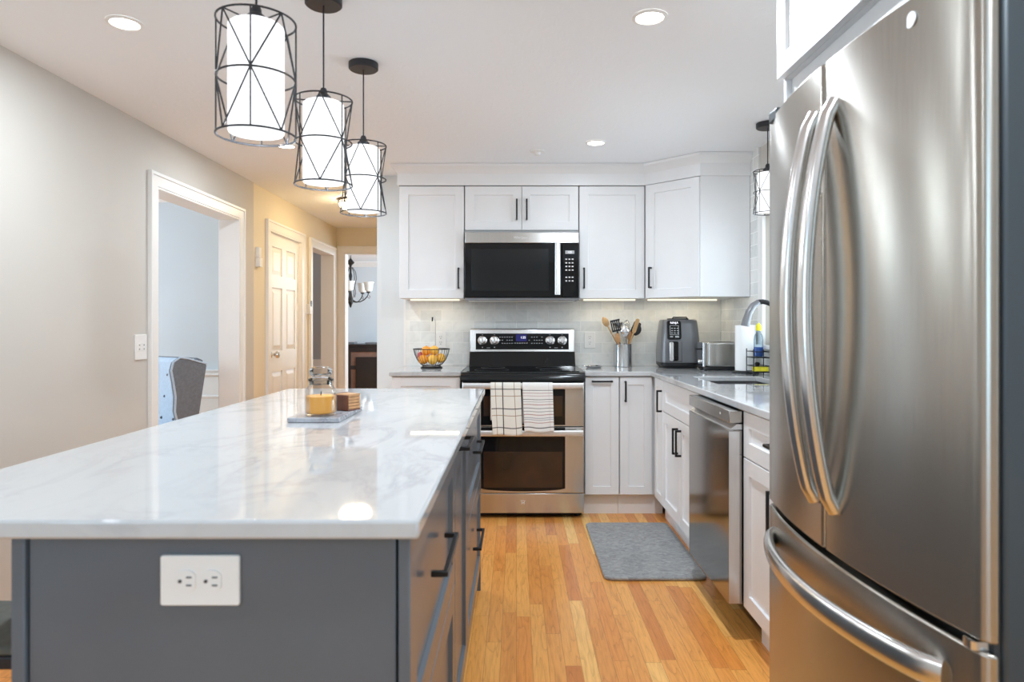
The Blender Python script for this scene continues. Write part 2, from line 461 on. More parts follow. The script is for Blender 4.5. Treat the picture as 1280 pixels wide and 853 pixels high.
def casing(name, plane, a0, a1, top, face, out, w=.07, depth=.018, jamb=None, both=False):
    """door casing round an opening a0..a1; face = wall surface coordinate, out = +-1 direction of the room"""
    b = MB(); ax = 'x' if plane == 'x' else 'y'
    def U(i0, i1, g0, g1):
        "U-shaped board: i0 inner, i1 outer distance from the opening edge"
        b.prism([(a0-i1, 0), (a0-i1, top+i1), (a1+i1, top+i1), (a1+i1, 0), (a1-(-i0), 0), (a1+i0, top+i0), (a0-i0, top+i0), (a0-i0, 0)], min(g0, g1), max(g0, g1), ax)
    U(-.004, w, face-out*.002, face+out*depth)
    U(w-.018, w+.0012, face-out*.001, face+out*(depth+.008))
    if jamb is not None: U(-.016, -.0045, jamb, face+out*(depth-.003))
    return struct(b.build(name, 'trim_white', bevel=.003))
casing('trim_1', 'x', 3.745, 4.872, OP_T, LW, 1, .072, jamb=LW-.135)
casing('trim_2', 'x', 5.49, 6.31, HD_T, LW-.008, 1, .072, jamb=LW-.13)
casing('trim_3', 'x', 6.62, 7.41, HD_T, LW-.008, 1, .072, jamb=LW-.135)
casing('trim_4', 'y', -1.915, -1.1, 2.013, HE, -1, .07, jamb=HE+.125)
# baseboards
struct(MB().box(LW, LW+.015, -2.6, 3.67, 0, .10).build('baseboard_left', 'trim_white', bevel=.004))
struct(MB().box(LW, LW+.015, 4.95, 5.155, 0, .10).build('baseboard_hall', 'trim_white', bevel=.004))
struct(MB().box(-1.0, -.80, BW-.015, BW, 0, .10).build('baseboard_back', 'trim_white', bevel=.004))
# wainscot and crown of the den, study
b = MB(); b.box(-5, LW-.14, 5.475, 5.50, .80, .835); b.box(-5, LW-.14, 5.468, 5.50, .832, .848)
for k in range(6):
    x1 = LW-.16-k*.5; b.box(x1-.46, x1, 5.485, 5.50, .62, .64); b.box(x1-.46, x1, 5.485, 5.50, .14, .16); b.box(x1-.02, x1, 5.485, 5.50, .14, .64); b.box(x1-.46, x1-.44, 5.485, 5.50, .14, .64)
b.box(-5, LW-.14, 5.493, 5.50, 0, .80)
struct(b.build('trim_5', 'trim_white', bevel=.003))
struct(MB().prism([(5.50, 2.20), (5.485, 2.20), (5.40, 2.275), (5.40, CEIL), (5.50, CEIL)], -5, LW-.14, 'x').build('trim_6', 'trim_white'))
struct(MB().box(-5, LW-.14, 8.07, 8.10, 0, .80).build('trim_7', 'trim_white'))
struct(MB().prism([(11.6, 2.20), (11.585, 2.20), (11.50, 2.275), (11.50, CEIL), (11.6, CEIL)], -5, .2, 'x').build('trim_8', 'trim_white'))

# six-panel hall door
M['door_paint'] = M['trim_white']
dm = frame_at(LW-.022, 5.495, 90)     # local x -> +Y, local -y -> +X
b = MB(dm); dw, dh = .81, 1.972
dxs = [0, .11, .355, .455, .70, dw]; dzs = [.008, .22, .82, .99, 1.52, 1.62, 1.86, dh]
b.cells(dxs, dzs, lambda i, j: not (i in (1, 3) and j in (1, 3, 5)), .04, 0, lambda u, v, w: (u, w, v))
for a0, a1 in ((.11, .355), (.455, .70)):
    for z0, z1 in ((.22, .82), (.99, 1.52), (1.62, 1.86)):
        ring = lambda e, y: [(a0+e, y, z0+e), (a1-e, y, z0+e), (a1-e, y, z1-e), (a0+e, y, z1-e)]
        b.loft([ring(-.002, .030), ring(-.002, .012), ring(.012, .0105), ring(.045, .003)], True, True)
door = struct(b.build('door_1', 'trim_white', smooth=0, org=(LW-.022, 5.495, 0)))
b = MB(); c = (LW-.022, 5.565, .965)
b.lathe([(.028, 0), (.028, .006), (.012, .010), (.011, .035), (.024, .045), (.030, .058), (.027, .070), (.012, .076)], c, 20, axis='x')
b.build('door_knob', 'chrome', door)
for z in (.30, 1.0, 1.72):
    MB().box(LW-.024, LW-.008, 6.296, 6.312, z-.045, z+.045).build('hinge', 'bronze', door)

# sink window
b = MB()
b.cells([3.125, 3.20, 4.05, 4.125], [1.02, 1.09, 1.87, 1.945], lambda i, j: (i, j) != (1, 1), RW-.022, RW, lambda u, v, w: (w, u, v))
b.cells([3.20, 3.24, 4.01, 4.05], [1.09, 1.13, 1.83, 1.87], lambda i, j: (i, j) != (1, 1), RW+.03, RW+.10, lambda u, v, w: (w, u, v))
b.box(RW+.05, RW+.08, 3.22, 4.03, 1.46, 1.50)
win = struct(b.build('window_1', 'trim_white', bevel=.003))
MB().box(RW+.062, RW+.066, 3.23, 4.02, 1.12, 1.84).build('pane', 'pane_glass', win)
MB().box(RW-.05, RW+.03, 3.12, 4.13, 1.065, 1.09).build('window_sill', 'trim_white', win, bevel=.004)
# unseen side windows behind the camera, added to bring in fill light
b = MB(); b.cells([-1.85, -1.79, -1.13, -1.07, -.41, -.35], [.9, .96, 1.99, 2.05], lambda i, j: not (j == 1 and i in (1, 3)), LW-.10, LW-.03, lambda u, v, w: (w, u, v))
b4 = MB(); b4.cells([-2.15, -2.08, -1.24, -1.16, -.32, -.25], [.30, .37, 2.03, 2.1], lambda i, j: not (j == 1 and i in (1, 3)), RW+.03, RW+.10, lambda u, v, w: (w, u, v))
w4 = struct(b4.build('added_window_right', 'trim_white')); MB().box(RW+.062, RW+.066, -2.1, -.3, .35, 2.05).build('pane', 'pane_glass', w4)
w3 = struct(b.build('added_window_left', 'trim_white')); MB().box(LW-.07, LW-.065, -1.8, -.4, .95, 2.0).build('pane', 'pane_glass', w3)

# ------------------------------------------------------------------ cabinets
def pull(parent, Mx, kind, a, z, L, mat='black_metal', proud=.032):
    b = MB(Mx); q = .0055
    if kind == 'v':
        b.box(a-q, a+q, -proud, -proud+.010, z-L/2, z+L/2)
        for zz in (z-L/2+.005, z+L/2-.005): b.box(a-q, a+q, -proud+.004, .001, zz-q, zz+q)
    else:
        b.box(a-L/2, a+L/2, -proud, -proud+.010, z-q, z+q)
        for aa in (a-L/2+.005, a+L/2-.005): b.box(aa-q, aa+q, -proud+.004, .001, z-q, z+q)
    return b.build('handle', mat, parent, bevel=.0015)
def cabinet(label, cat, Mx, w, d, z0, z1, fronts, toe=None, body_top=None, mat='cab_white', name='base_cabinet', group=None, st=.058, body_x=(0, None)):
    """fronts: (part name, x0, x1, z0, z1, handle or None); handle = (kind, a, z, L)"""
    o = Mx @ Vector((w/2, 0, 0)); loc = (o.x, o.y, z0 if toe is None else 0)
    root = thing(name, label, cat, loc, group)
    x1b = w if body_x[1] is None else body_x[1]
    MB(Mx).box(body_x[0]+.001, x1b-.001, .0215, d, z0, body_top or z1).build('carcass', mat, root, smooth=0)
    for nm, x0, x1, a, b_, h in fronts:
        p = MB(Mx).shaker(x0, x1, a, b_, st).build(nm, mat, root, smooth=0)
        if h: pull(p, Mx, *h)
    if toe: MB(Mx).box(0, w, toe, toe+.02, 0, z0).build('toe_kick', mat, root, smooth=0)
    return root

ZT = .884; ZB = .135
yB = 4.285      # door plane of the back base run
xR = .862       # door plane of the run under the sink
# back run
cabinet('white base cabinet with one drawer beneath the fruit basket', 'cabinet', frame_at(-.79, yB, 0), .437, .60, ZB, ZT,
        [('drawer', .003, .434, .715, .880, ('h', .218, .80, .13)), ('door', .003, .434, ZB+.003, .709, ('v', .395, .62, .13))], .07)
cabinet('narrow white pull-out cabinet beside the range with a pull along its top edge', 'cabinet', frame_at(.430, yB, 0), .218, .60, ZB, ZT,
        [('door', .003, .215, ZB+.003, .880, ('h', .109, .853, .13))], .07, st=.05)
cabinet('white base cabinet door in the corner with an upright pull, next to the pull-out', 'cabinet', frame_at(.650, yB, 0), .286, .60, ZB, ZT,
        [('door', .003, .205, ZB+.003, .880, ('v', .035, .79, .13))], .07, st=.05)
# run under the sink (local x runs towards the camera)
cabinet('slim white corner cabinet under the worktop beyond the sink cabinet', 'cabinet', frame_at(xR, 4.262, -90), .262, .60, ZB, ZT,
        [('door', .02, .259, ZB+.003, .880, ('v', .225, .755, .13))], .07, st=.05, body_x=(.02, None))
cabinet('white sink cabinet with false drawer front and two doors facing the island', 'cabinet', frame_at(xR, 3.998, -90), .80, .60, ZB, ZT,
        [('drawer', .003, .797, .702, .880, None), ('door', .003, .398, ZB+.003, .697, ('v', .365, .585, .14)), ('door', .402, .797, ZB+.003, .697, ('v', .435, .585, .14))], .07, body_top=.69)
cabinet('white base cabinet with drawer over door, between dishwasher and refrigerator', 'cabinet', frame_at(xR, 2.585, -90), .61, .60, ZB, ZT,
        [('drawer', .003, .607, .708, .880, ('h', .345, .80, .11)), ('door', .003, .377, ZB+.003, .703, ('v', .322, .583, .14)), ('door', .381, .607, ZB+.003, .703, None)], .07)

# uppers
yU = 4.585; UB = 1.388; UT = 2.144
cabinet('white wall cabinet with single door above the fruit basket', 'cabinet', frame_at(-.792, yU, 0), .440, .318, UB, UT+.03,
        [('door', .003, .437, UB, UT, ('v', .402, UB+.135, .14))], name='wall_cabinet')
cabinet('short white two-door wall cabinet above the microwave', 'cabinet', frame_at(-.350, yU, 0), .770, .318, 1.83, UT+.03,
        [('door', .004, .384, 1.848, UT, ('v', .352, 1.985, .14)), ('door', .387, .766, 1.848, UT, ('v', .419, 1.985, .14))], name='wall_cabinet')
cabinet('white wall cabinet with single door between microwave and corner cabinet', 'cabinet', frame_at(.422, yU, 0), .446, .318, UB, UT+.03,
        [('door', .003, .440, UB, UT, ('v', .032, UB+.135, .14))], name='wall_cabinet')
corner = thing('corner_wall_cabinet', 'white diagonal corner wall cabinet above the air fryer', 'cabinet', (1.2, 4.6, UB))
A = Vector((.870, 4.575)); B_ = Vector((1.158, 4.287))
MB().prism([(.870, BW-.014), (.870, 4.585), (1.158, 4.297), (1.158, 4.285), (RW-.014, 4.285), (RW-.014, BW-.014)], UB, UT+.03).build('carcass', 'cab_white', corner, smooth=0)
dl = (B_-A).length; Mx = frame_at(A.x-.006, A.y-.008, -45)
dr = MB(Mx).shaker(.012, dl-.004, UB, UT).build('door', 'cab_white', corner, smooth=0)
pull(dr, Mx, 'v', .048, UB+.135, .14)
# crown along the wall cabinets
path = [Vector(p) for p in ((-.792, BW), (-.792, yU-.004), (.868, yU-.004), (1.160, 4.283), (RW-.013, 4.283))]
prof = [(0, UT+.004), (.010, UT+.004), (.010, 2.225), (.016, 2.235), (.028, 2.252), (.046, 2.270), (.050, CEIL-.002), (0, CEIL-.002)]
rings = []
for k, p in enumerate(path):
    dirs = []
    if k > 0: dirs.append((path[k]-path[k-1]).normalized())
    if k < len(path)-1: dirs.append((path[k+1]-path[k]).normalized())
    ns = [Vector((d.y, -d.x)) for d in dirs]       # outward for this travel order: towards the room
    ns = [n if k else n for n in ns]
    nrm = sum(ns, Vector((0, 0)))
    nrm.normalize(); sc = 1/max(.3, nrm.dot(ns[0]))
    sgn = 1
    rings.append([(p.x+sgn*nrm.x*o*sc, p.y+sgn*nrm.y*o*sc, z) for o, z in prof])
b = MB(); b.loft(rings)
struct(b.build('trim_9', 'cab_white', smooth=25))
# under-cabinet light bars
def light_bar(x0, x1, y, label, power):
    o = tag(MB().box(x0, x1, y-.012, y+.012, UB-.010, UB-.0005).build('light_bar', 'led_strip', org=((x0+x1)/2, y, UB)), label, 'light', 'under-cabinet light bars')
    area_light('bar_glow', ((x0+x1)/2, y, UB-.014), (0, 0, 0), x1-x0, .02, power, (1, .88, .66))
light_bar(-.74, -.40, 4.76, 'warm light bar under the wall cabinet over the fruit basket', .22)
light_bar(.47, .83, 4.76, 'warm light bar under the wall cabinet over the utensil crock', .23)
light_bar(.92, 1.40, 4.76, 'warm light bar under the corner cabinet over the air fryer', .34)

# worktops
tag(MB().box(-.800, -.349, 4.262, BW-.013, .886, CT).build('countertop', 'quartz', bevel=.004, org=(-.57, 4.6, .886)), 'short white quartz countertop holding the fruit basket', 'countertop')
SX0, SX1, SY0, SY1 = 1.00, 1.36, 3.36, 3.86
xs = [.428, .845, SX0, SX1, RW-.013]; ys = [1.985, SY0, SY1, 4.262, BW-.013]
def sol(i, j):
    if j < 3 and i == 0: return False
    return not (i == 2 and j == 1)
tag(MB().cells(xs, ys, sol, .886, CT, lambda u, v, w: (u, v, w)).build('countertop', 'quartz', bevel=.004, org=(1.1, 3.5, .886)), 'L-shaped white quartz countertop around the sink', 'countertop')
sk = thing('sink', 'undermount stainless sink basin set in the white countertop', 'sink', ((SX0+SX1)/2, (SY0+SY1)/2, .70))
b = MB(); x0, x1, y0, y1 = SX0-.004, SX1+.004, SY0-.004, SY1+.004
def rr(e, z): return [(x, y, z) for x, y in rrect(x0+e, x1-e, y0+e, y1-e, .04)]
b.loft([rr(-.015, .8845), rr(0, .8845), rr(0, .88), rr(.006, .72), rr(.03, .70)], False, True)
b.build('basin', 'steel_sink', sk)
MB().lathe([(.045, .701), (.045, .704), (.03, .703), (.028, .7015)], ((x0+x1)/2, (y0+y1)/2, 0), 24).build('drain', 'chrome', sk)

# ------------------------------------------------------------------ island
IX0, IX1 = -.766, -.163
isl = thing('island_cabinet', 'grey kitchen island base with black pulls and an outlet on its end', 'kitchen island', (-.46, 2.06, 0))
MB().box(IX0+.02, IX1-.021, 1.05, 3.085, .10, ZT).build('carcass', 'cab_grey', isl, smooth=0)
MB().box(IX0+.02, IX1-.07, 1.06, 3.06, 0, .10).build('toe_kick', 'cab_grey', isl, smooth=0)
MB().box(IX0+.021, -.182, 1.046, 1.052, .10, ZT).build('groove', 'groove_black', isl, smooth=0)
MB().box(-.7425, -.1835, 1.036, 1.050, .0, ZT).build('end_panel', 'cab_grey', isl, bevel=.002)
MB().box(IX0, -.7455, 1.030, 1.060, 0, ZT).build('corner_post', 'cab_grey', isl, bevel=.002)
MB().box(-.1790, IX1+.002, 1.030, 1.052, 0, ZT).build('corner_post', 'cab_grey', isl, bevel=.002)
MB().box(IX0, IX0+.02, 1.06, 3.085, 0, ZT).build('back_panel', 'cab_grey', isl, smooth=0)
MB().box(IX0, IX1, 3.085, 3.10, 0, ZT).build('far_panel', 'cab_grey', isl, smooth=0)
Mi = frame_at(IX1, 0, 90)
for y0_, y1_, parts in ((1.053, 1.80, 2), (1.803, 2.248, 1), (2.251, 3.098, 2)):
    yc = (y0_+y1_)/2
    if parts == 2:
        for nm, z0_, z1_, hz in (('drawer', .532, .880, .728), ('drawer', ZB-.02, .528, .365)):
            p = MB(Mi).shaker(y0_+.0015, y1_-.0015, z0_, z1_, .06).build(nm, 'cab_grey', isl, smooth=0); pull(p, Mi, 'h', yc, hz, .25)
    else:
        p = MB(Mi).shaker(y0_+.0015, y1_-.0015, ZB-.02, .880, .06).build('door', 'cab_grey', isl, smooth=0); pull(p, Mi, 'h', yc, .855, .2)
tag(MB().box(-1.046, -.145, 1.010, 3.13, .886, CT).build('island_slab', 'quartz', bevel=.005, org=(-.6, 2.07, .886)), 'long white veined quartz slab topping the grey island', 'countertop')
# outlet on the island end, lying on its side
ol = thing('outlet_plate', 'white duplex outlet set sideways on the grey island end panel', 'electrical outlet', (-.48, 1.036, .818))
def plate(root, cx, cz, w, h, y, horizontal, Mx=Matrix()):
    MB(Mx).prism(rrect(cx-w/2, cx+w/2, cz-h/2, cz+h/2, .004), y-.006, y, 'y').build('cover_plate', 'white_plastic', root, bevel=.0015)
    for s in (-1, 1):
        ox, oz = (s*.0195, 0) if horizontal else (0, s*.0195)
        pts = arc((cx+ox, cz+oz), .0165, 0, 360, 24)[:-1]
        pts = [(cx+ox+max(-.0135, min(.0135, px-cx-ox)) if horizontal else px, pz if horizontal else cz+oz+max(-.0135, min(.0135, pz-cz-oz))) for px, pz in pts]
        sck = MB(Mx).prism(pts, y-.0085, y-.005, 'y').build('socket', 'white_plastic', root, smooth=0)
        b = MB(Mx)
        for a_, c_ in ((-.006, .003), (.006, .003)):
            if horizontal: b.box(cx+ox+.0005, cx+ox+.0085, y-.0095, y-.008, cz+oz+a_-.001, cz+oz+a_+.001)
            else: b.box(cx+ox+a_-.001, cx+ox+a_+.001, y-.0095, y-.008, cz+oz-.0005, cz+oz+.0085)
        if horizontal: b.lathe([(.0028, y-.0095), (.0028, y-.008)], (cx+ox-.009, 0, cz+oz), 10, axis='y')
        else: b.lathe([(.0028, y-.0095), (.0028, y-.008)], (cx+ox, 0, cz+oz-.009), 10, axis='y')
        b.build('slot', 'slot_dark', sck, smooth=0)
plate(ol, -.48, .818, .120, .076, 1.036, True)
o2 = thing('outlet_plate', 'white wall outlet on the tile between range and utensil crock', 'electrical outlet', (.527, BW-.012, 1.10))
plate(o2, .527, 1.10, .078, .118, BW-.012, False)
o3 = thing('outlet_plate', 'white wall outlet on the tile behind the fruit basket', 'electrical outlet', (-.545, BW-.012, 1.10))
plate(o3, -.545, 1.10, .078, .118, BW-.012, False)

# stool under the island overhang
st = thing('counter_stool', 'dark counter stool with grey seat tucked under the island overhang', 'stool', (-1.0175, 1.305, 0))
MB().prism(rrect(-1.24, -.795, 1.20, 1.41, .05), .620, .636).build('cushion', 'seat_grey', st, bevel=.005)
MB().prism(rrect(-1.24, -.795, 1.198, 1.412, .05), .597, .6198).build('seat', 'navy_frame', st, bevel=.003)
for sx_, sy_ in ((-1, -1), (1, -1), (-1, 1), (1, 1)):
    MB().cyl((-1.0175+sx_*.17, 1.305+sy_*.07, .598), (-1.0175+sx_*.20, 1.305+sy_*.13, 0), .018, .014).build('leg', 'navy_frame', st)
for sy_ in (-1, 1): MB().cyl((-1.205, 1.305+sy_*.111, .2), (-.83, 1.305+sy_*.111, .2), .009).build('stretcher', 'navy_frame', st)

# ------------------------------------------------------------------ range
RX0, RX1 = -.341, .423; RC = (RX0+RX1)/2
rg = thing('range', 'stainless double-oven electric range with black glass cooktop', 'range', (RC, 4.5, 0))
MB().box(RX0, RX1, 4.262, BW-.02, .06, .885).build('body', 'dark_seam', rg, smooth=0)
for sx_ in (RX0+.04, RX1-.04):
    for sy_ in (4.32, 4.82): MB().lathe([(.02, 0), (.02, .06)], (sx_, sy_, 0), 12).build('foot', 'black_plastic', rg)
MB().box(RX0+.01, RX1-.01, 4.31, 4.33, .005, .06).build('kick_plate', 'black_plastic', rg, smooth=0)
# cooktop: black glass with raised lip, rounded front edge
b = MB(); b.prism([(4.195, .862), (4.195, .888), (4.205, .903), (4.222, .912), (4.26, .9155), (4.80, .9155), (4.80, .865), (4.26, .858)], RX0-.002, RX1+.002, 'x')
ck = b.build('cooktop', 'black_enamel', rg, bevel=.002)
MB().box(RX0+.03, RX1-.03, 4.25, 4.77, .9155, .9185).build('glass_surface', 'black_gloss', ck, bevel=.001)
for bx_, by_, r_ in ((RC-.20, 4.38, .11), (RC+.20, 4.38, .09), (RC-.20, 4.62, .08), (RC+.20, 4.62, .11)):
    MB().torus((bx_, by_, .9187), r_, .0008, 32, 4).build('burner_marking', 'dark_seam', ck)

# backguard
b = MB(); b.prism([(BW-.015, .90), (4.775, .90), (4.79, .925), (4.835, 1.02), (BW-.015, 1.02)], RX0+.008, RX1-.008, 'x'); b.build('backguard_base', 'black_enamel', rg, bevel=.003)
b = MB(); b.prism([(BW-.015, 1.016), (4.824, 1.016), (4.838, 1.176), (4.850, 1.184), (BW-.015, 1.184)], RX0+.012, RX1-.012, 'x'); bg = b.build('backguard', 'steel_light', rg, bevel=.004)
tilt = math.atan2(.014, .160)
Mp = Matrix.Translation((RC, 4.824, 1.016)) @ Matrix.Rotation(-tilt, 4, 'X')      # panel plane: local x, z ; -y out
MB(Mp).box(-.330, .330, -.003, .004, .018, .132).build('control_panel', 'black_gloss', rg, bevel=.001)
for kx in (-.283, -.197, .197, .283):
    k_ = MB(Mp).lathe([(.033, -.003), (.033, -.010), (.028, -.013)], (kx, 0, .082), 28, axis='y').build('knob', 'chrome', rg)
    MB(Mp).lathe([(.024, -.012), (.021, -.030), (.015, -.032)], (kx, 0, .082), 24, axis='y').build('knob_cap', 'steel_light', k_)
    MB(Mp).box(kx-.004, kx+.004, -.036, -.030, .062, .102).build('grip', 'print_light', k_, bevel=.001)
MB(Mp).box(-.045, .032, -.0042, -.003, .076, .126).build('display', 'display_blue', rg, smooth=0)
def on_panel(name, s, size, x, z, mat): 
    p = Mp @ Vector((x, -.0046, z)); lettering(name, s, size, p, (pi/2+tilt*-1, 0, 0), mat, rg, .0003)
on_panel('clock_digits', '1:25', .022, .006, .103, 'digit_white')
b = MB(Mp); rr_ = random.Random(2)
for row, zz in enumerate((.062, .084, .106)):
    for kx in range(6):
        for x_ in (-.158+kx*.017, .050+kx*.018):
            if rr_.random() < .85: b.box(x_-.005, x_+.005, -.0042, -.003, zz-.0022, zz+.0022)
for kx in range(6): b.box(-.050+kx*.0165-.005, -.050+kx*.0165+.005, -.0042, -.003, .060, .066)
for kx in (-.283, -.197, .197, .283): b.box(kx-.004, kx+.004, -.0042, -.003, .030, .036); b.box(kx-.003, kx+.003, -.0042, -.003, .121, .124)
for kx in (-.240, .240): b.box(kx-.012, kx+.012, -.0042, -.003, .028, .031)
b.build('panel_lettering', 'print_grey', rg, smooth=0)
# oven doors
def oven_door(z0, z1, gz0, gz1, name, curved=False):
    d = MB().box(RX0+.003, RX1-.003, 4.232, 4.262, z0, z1).build(name, 'steel', rg, bevel=.004)
    g0, g1 = RC-.262, RC+.262
    if curved: pts = [(g0, gz1), (g0, gz0+.012)] + [(g0+(g1-g0)*k/16, gz0-.006+.014*(2*k/16-1)**2) for k in range(1, 16)] + [(g1, gz0+.012), (g1, gz1)]
    else: pts = [(g0, gz1), (g0, gz0), (g1, gz0), (g1, gz1)]
    g = MB().prism(pts, 4.229, 4.235, 'y').build('door_glass', 'black_gloss', d, smooth=0)
    return d, g
ud, ug = oven_door(.575, .852, .585, .850, 'upper_oven_door')
ld, lg = oven_door(.160, .572, .178, .570, 'lower_oven_door', True)
t = NT('oven_window'); v = t.coord(); 
t.bsdf(t.ramp(t.noise(v, 3, 2), [(.35, (.020, .012, .008)), (.55, (.045, .022, .012)), (.7, (.025, .020, .022))]), .08); M['oven_window'] = t.m
MB().box(RC-.245, RC+.245, 4.2275, 4.231, .196, .42).build('inner_window', 'oven_window', ld, bevel=.001)
MB().box(RC-.245, RC+.245, 4.2275, 4.231, .640, .765).build('inner_window', 'oven_window', ud, bevel=.001)
MB().box(RX0+.003, RX1-.003, 4.234, 4.262, .035, .157).build('bottom_panel', 'steel', rg, bevel=.003)
b = MB(); b.box(RC-.008, RC+.008, 4.2332, 4.2345, .098, .103); b.box(RC-.010, RC-.006, 4.2332, 4.2345, .092, .108); b.box(RC+.006, RC+.010, 4.2332, 4.2345, .092, .108); b.box(RC-.016, RC+.016, 4.2332, 4.2345, .112, .114)
b.build('badge', 'print_light', rg, smooth=0)
def bar_handle(parent, z, y=4.182, h=.019):
    b = MB(); n = 16
    path = [(RX0+.012+(RX1-RX0-.024)*k/n, y+.008*(2*k/n-1)**2, z) for k in range(n+1)]
    b.tube(path, 1, sec=[(q0-0, q1) for q0, q1 in rrect(-h, h, -.009, .009, .007, 3)])
    for x_ in (RX0+.035, RX1-.035): b.box(x_-.014, x_+.014, y, 4.234, z-.012, z+.012)
    return b.build('handle', 'steel_satin', parent, bevel=.0015)
bar_handle(ud, .832); bar_handle(ld, .540)
# towels over the upper handle
def towel(label, x0, x1, zf, zb, mat, skew, lay=0):
    b = MB(); uvs = {}; hz = .832; yh = 4.182; nx, nf = 14, 26
    prof = []
    for k in range(12): prof.append((yh+.016, zb+(hz-zb)*k/11, 1.0))
    for k in range(1, 8):
        a = pi*k/8; prof.append((yh+.016*cos(a), hz+.0215*sin(a), 1.0))
    top_i = len(prof)
    for k in range(nf+1): prof.append((yh-.017-.006*k/nf, hz+(zf-hz)*k/nf, 0))
    vs = []
    for r_, (y, z, _) in enumerate(prof):
        row = []
        fr = max(0, (r_-top_i)/nf)
        for i in range(nx+1):
            u_ = i/nx
            xx = x0+(x1-x0)*u_ + skew*fr + .004*fr*sin(9*u_+1)
            yy = y - (.004*fr*(1+sin(u_*11+2*lay)) if r_ >= top_i else 0)
            zz = z + (.004*sin(u_*7+lay)*fr if r_ >= top_i else 0)
            vtx = b.v((xx, yy, zz)); row.append(vtx); uvs[vtx] = (u_, fr)
        vs.append(row)
    uvl = b.b.loops.layers.uv.new('UVMap')
    for r0, r1 in zip(vs, vs[1:]):
        for i in range(nx):
            f = b.f([r0[i], r0[i+1], r1[i+1], r1[i]])
            for lp in f.loops: lp[uvl].uv = uvs[lp.vert]
    o = b.build('dish_towel', mat, None, org=((x0+x1)/2, yh, zf), smooth=60)
    sd = o.modifiers.new('thick', 'SOLIDIFY'); sd.thickness = .003; sd.offset = 0
    return tag(o, label, 'towel', 'towels on the oven handle')
towel('cream checked dish towel with black and brown lines over the oven handle', -.160, .026, .533, .62, 'towel_check', .012)
towel('white dish towel with thin red and black stripes over the oven handle', .036, .222, .552, .60, 'towel_stripe', .010, 1)

# ------------------------------------------------------------------ microwave
mw = thing('microwave', 'black over-the-range microwave with stainless top band', 'microwave', (.036, 4.7, 1.37))
MX0, MX1 = -.344, .416; MY = 4.535
MB().box(MX0+.003, MX1-.003, MY+.022, BW-.014, 1.372, 1.828).build('body', 'dark_seam', mw, bevel=.003)
MB().box(MX0, MX1, MY, MY+.022, 1.755, 1.826).build('top_band', 'steel', mw, bevel=.003)
dx1 = .300
dr = MB().box(MX0, dx1, MY-.004, MY+.021, 1.392, 1.752).build('door', 'black_gloss', mw, bevel=.003)
MB().box(MX0+.045, dx1-.085, MY-.0055, MY-.003, 1.435, 1.715).build('window_mesh', 'black_enamel', dr, bevel=.001)
MB().prism(rrect(dx1-.046, dx1-.008, MY-.040, MY-.014, .010), 1.408, 1.750).build('handle', 'steel_light', dr)
b = MB()
for z_ in (1.43, 1.73): MB().box(dx1-.04, dx1-.014, MY-.02, MY, z_-.012, z_+.012).build('handle_mount', 'steel', dr, smooth=0)
cp = MB().box(dx1+.003, MX1, MY-.004, MY+.021, 1.392, 1.752).build('control_panel', 'black_gloss', mw, bevel=.003)
MB().box(.325, .385, MY-.0055, MY-.0035, 1.682, 1.704).build('display', 'print_grey', cp, smooth=0)
b = MB()
for r_ in range(7):
    if r_ == 4: continue
    for c_ in range(3): b.box(.326+c_*.021, .338+c_*.021, MY-.0052, MY-.0035, 1.642-r_*.024, 1.650-r_*.024)
b.build('keypad', 'print_light', cp, smooth=0)
lettering('display_digits', '1:25', .016, (.355, MY-.006, 1.693), (pi/2, 0, 0), 'digit_white', cp)
lettering('brand_lettering', 'Whirlpool', .024, (.03, MY-.0008, 1.792), (pi/2, 0, 0), 'print_light', mw)
MB().box(MX0, MX1, MY+.005, MY+.03, 1.372, 1.389).build('vent_strip', 'charcoal_plastic', mw, bevel=.002)
MB().box(MX0+.02, MX1-.02, MY+.03, BW-.05, 1.366, 1.373).build('grease_filter', 'steel', mw, bevel=.001)

# ------------------------------------------------------------------ dishwasher
dwsh = thing('dishwasher', 'stainless dishwasher with pocket handle under the sink-side counter', 'dishwasher', (.83, 2.89, 0))
DY0, DY1, DX = 2.592, 3.192, .810
MB().box(.868, 1.44, DY0+.004, DY1-.004, .136, .878).build('tub', 'dark_seam', dwsh, smooth=0)
MB().box(DX, .862, DY0, DY1, .140, .806).build('door', 'steel_dark', dwsh, bevel=.003)
MB().box(DX, .862, DY0, DY1, .832, .880).build('control_strip', 'steel', dwsh, bevel=.003)
MB().prism([(DX+.002, .807), (DX+.030, .828), (.862, .828), (.862, .807)], DY0, DY1, 'y').build('handle_lip', 'steel_light', dwsh, smooth=0)
MB().box(DX+.035, .862, DY0+.02, DY1-.02, .828, .832).build('handle_recess', 'groove_black', dwsh, smooth=0)
MB().box(DX-.0004, .85, DY0-.0012, DY0, .145, .80).build('door_edge', 'steel_light', dwsh, smooth=0)
lt = MB().box(DX-.0008, DX, 2.70, 2.708, .852, .860).build('indicator', 'print_light', dwsh, smooth=0)
MB().box(.99, 1.01, DY0, DY1, 0, .135).build('toe_kick', 'black_plastic', dwsh, smooth=0)

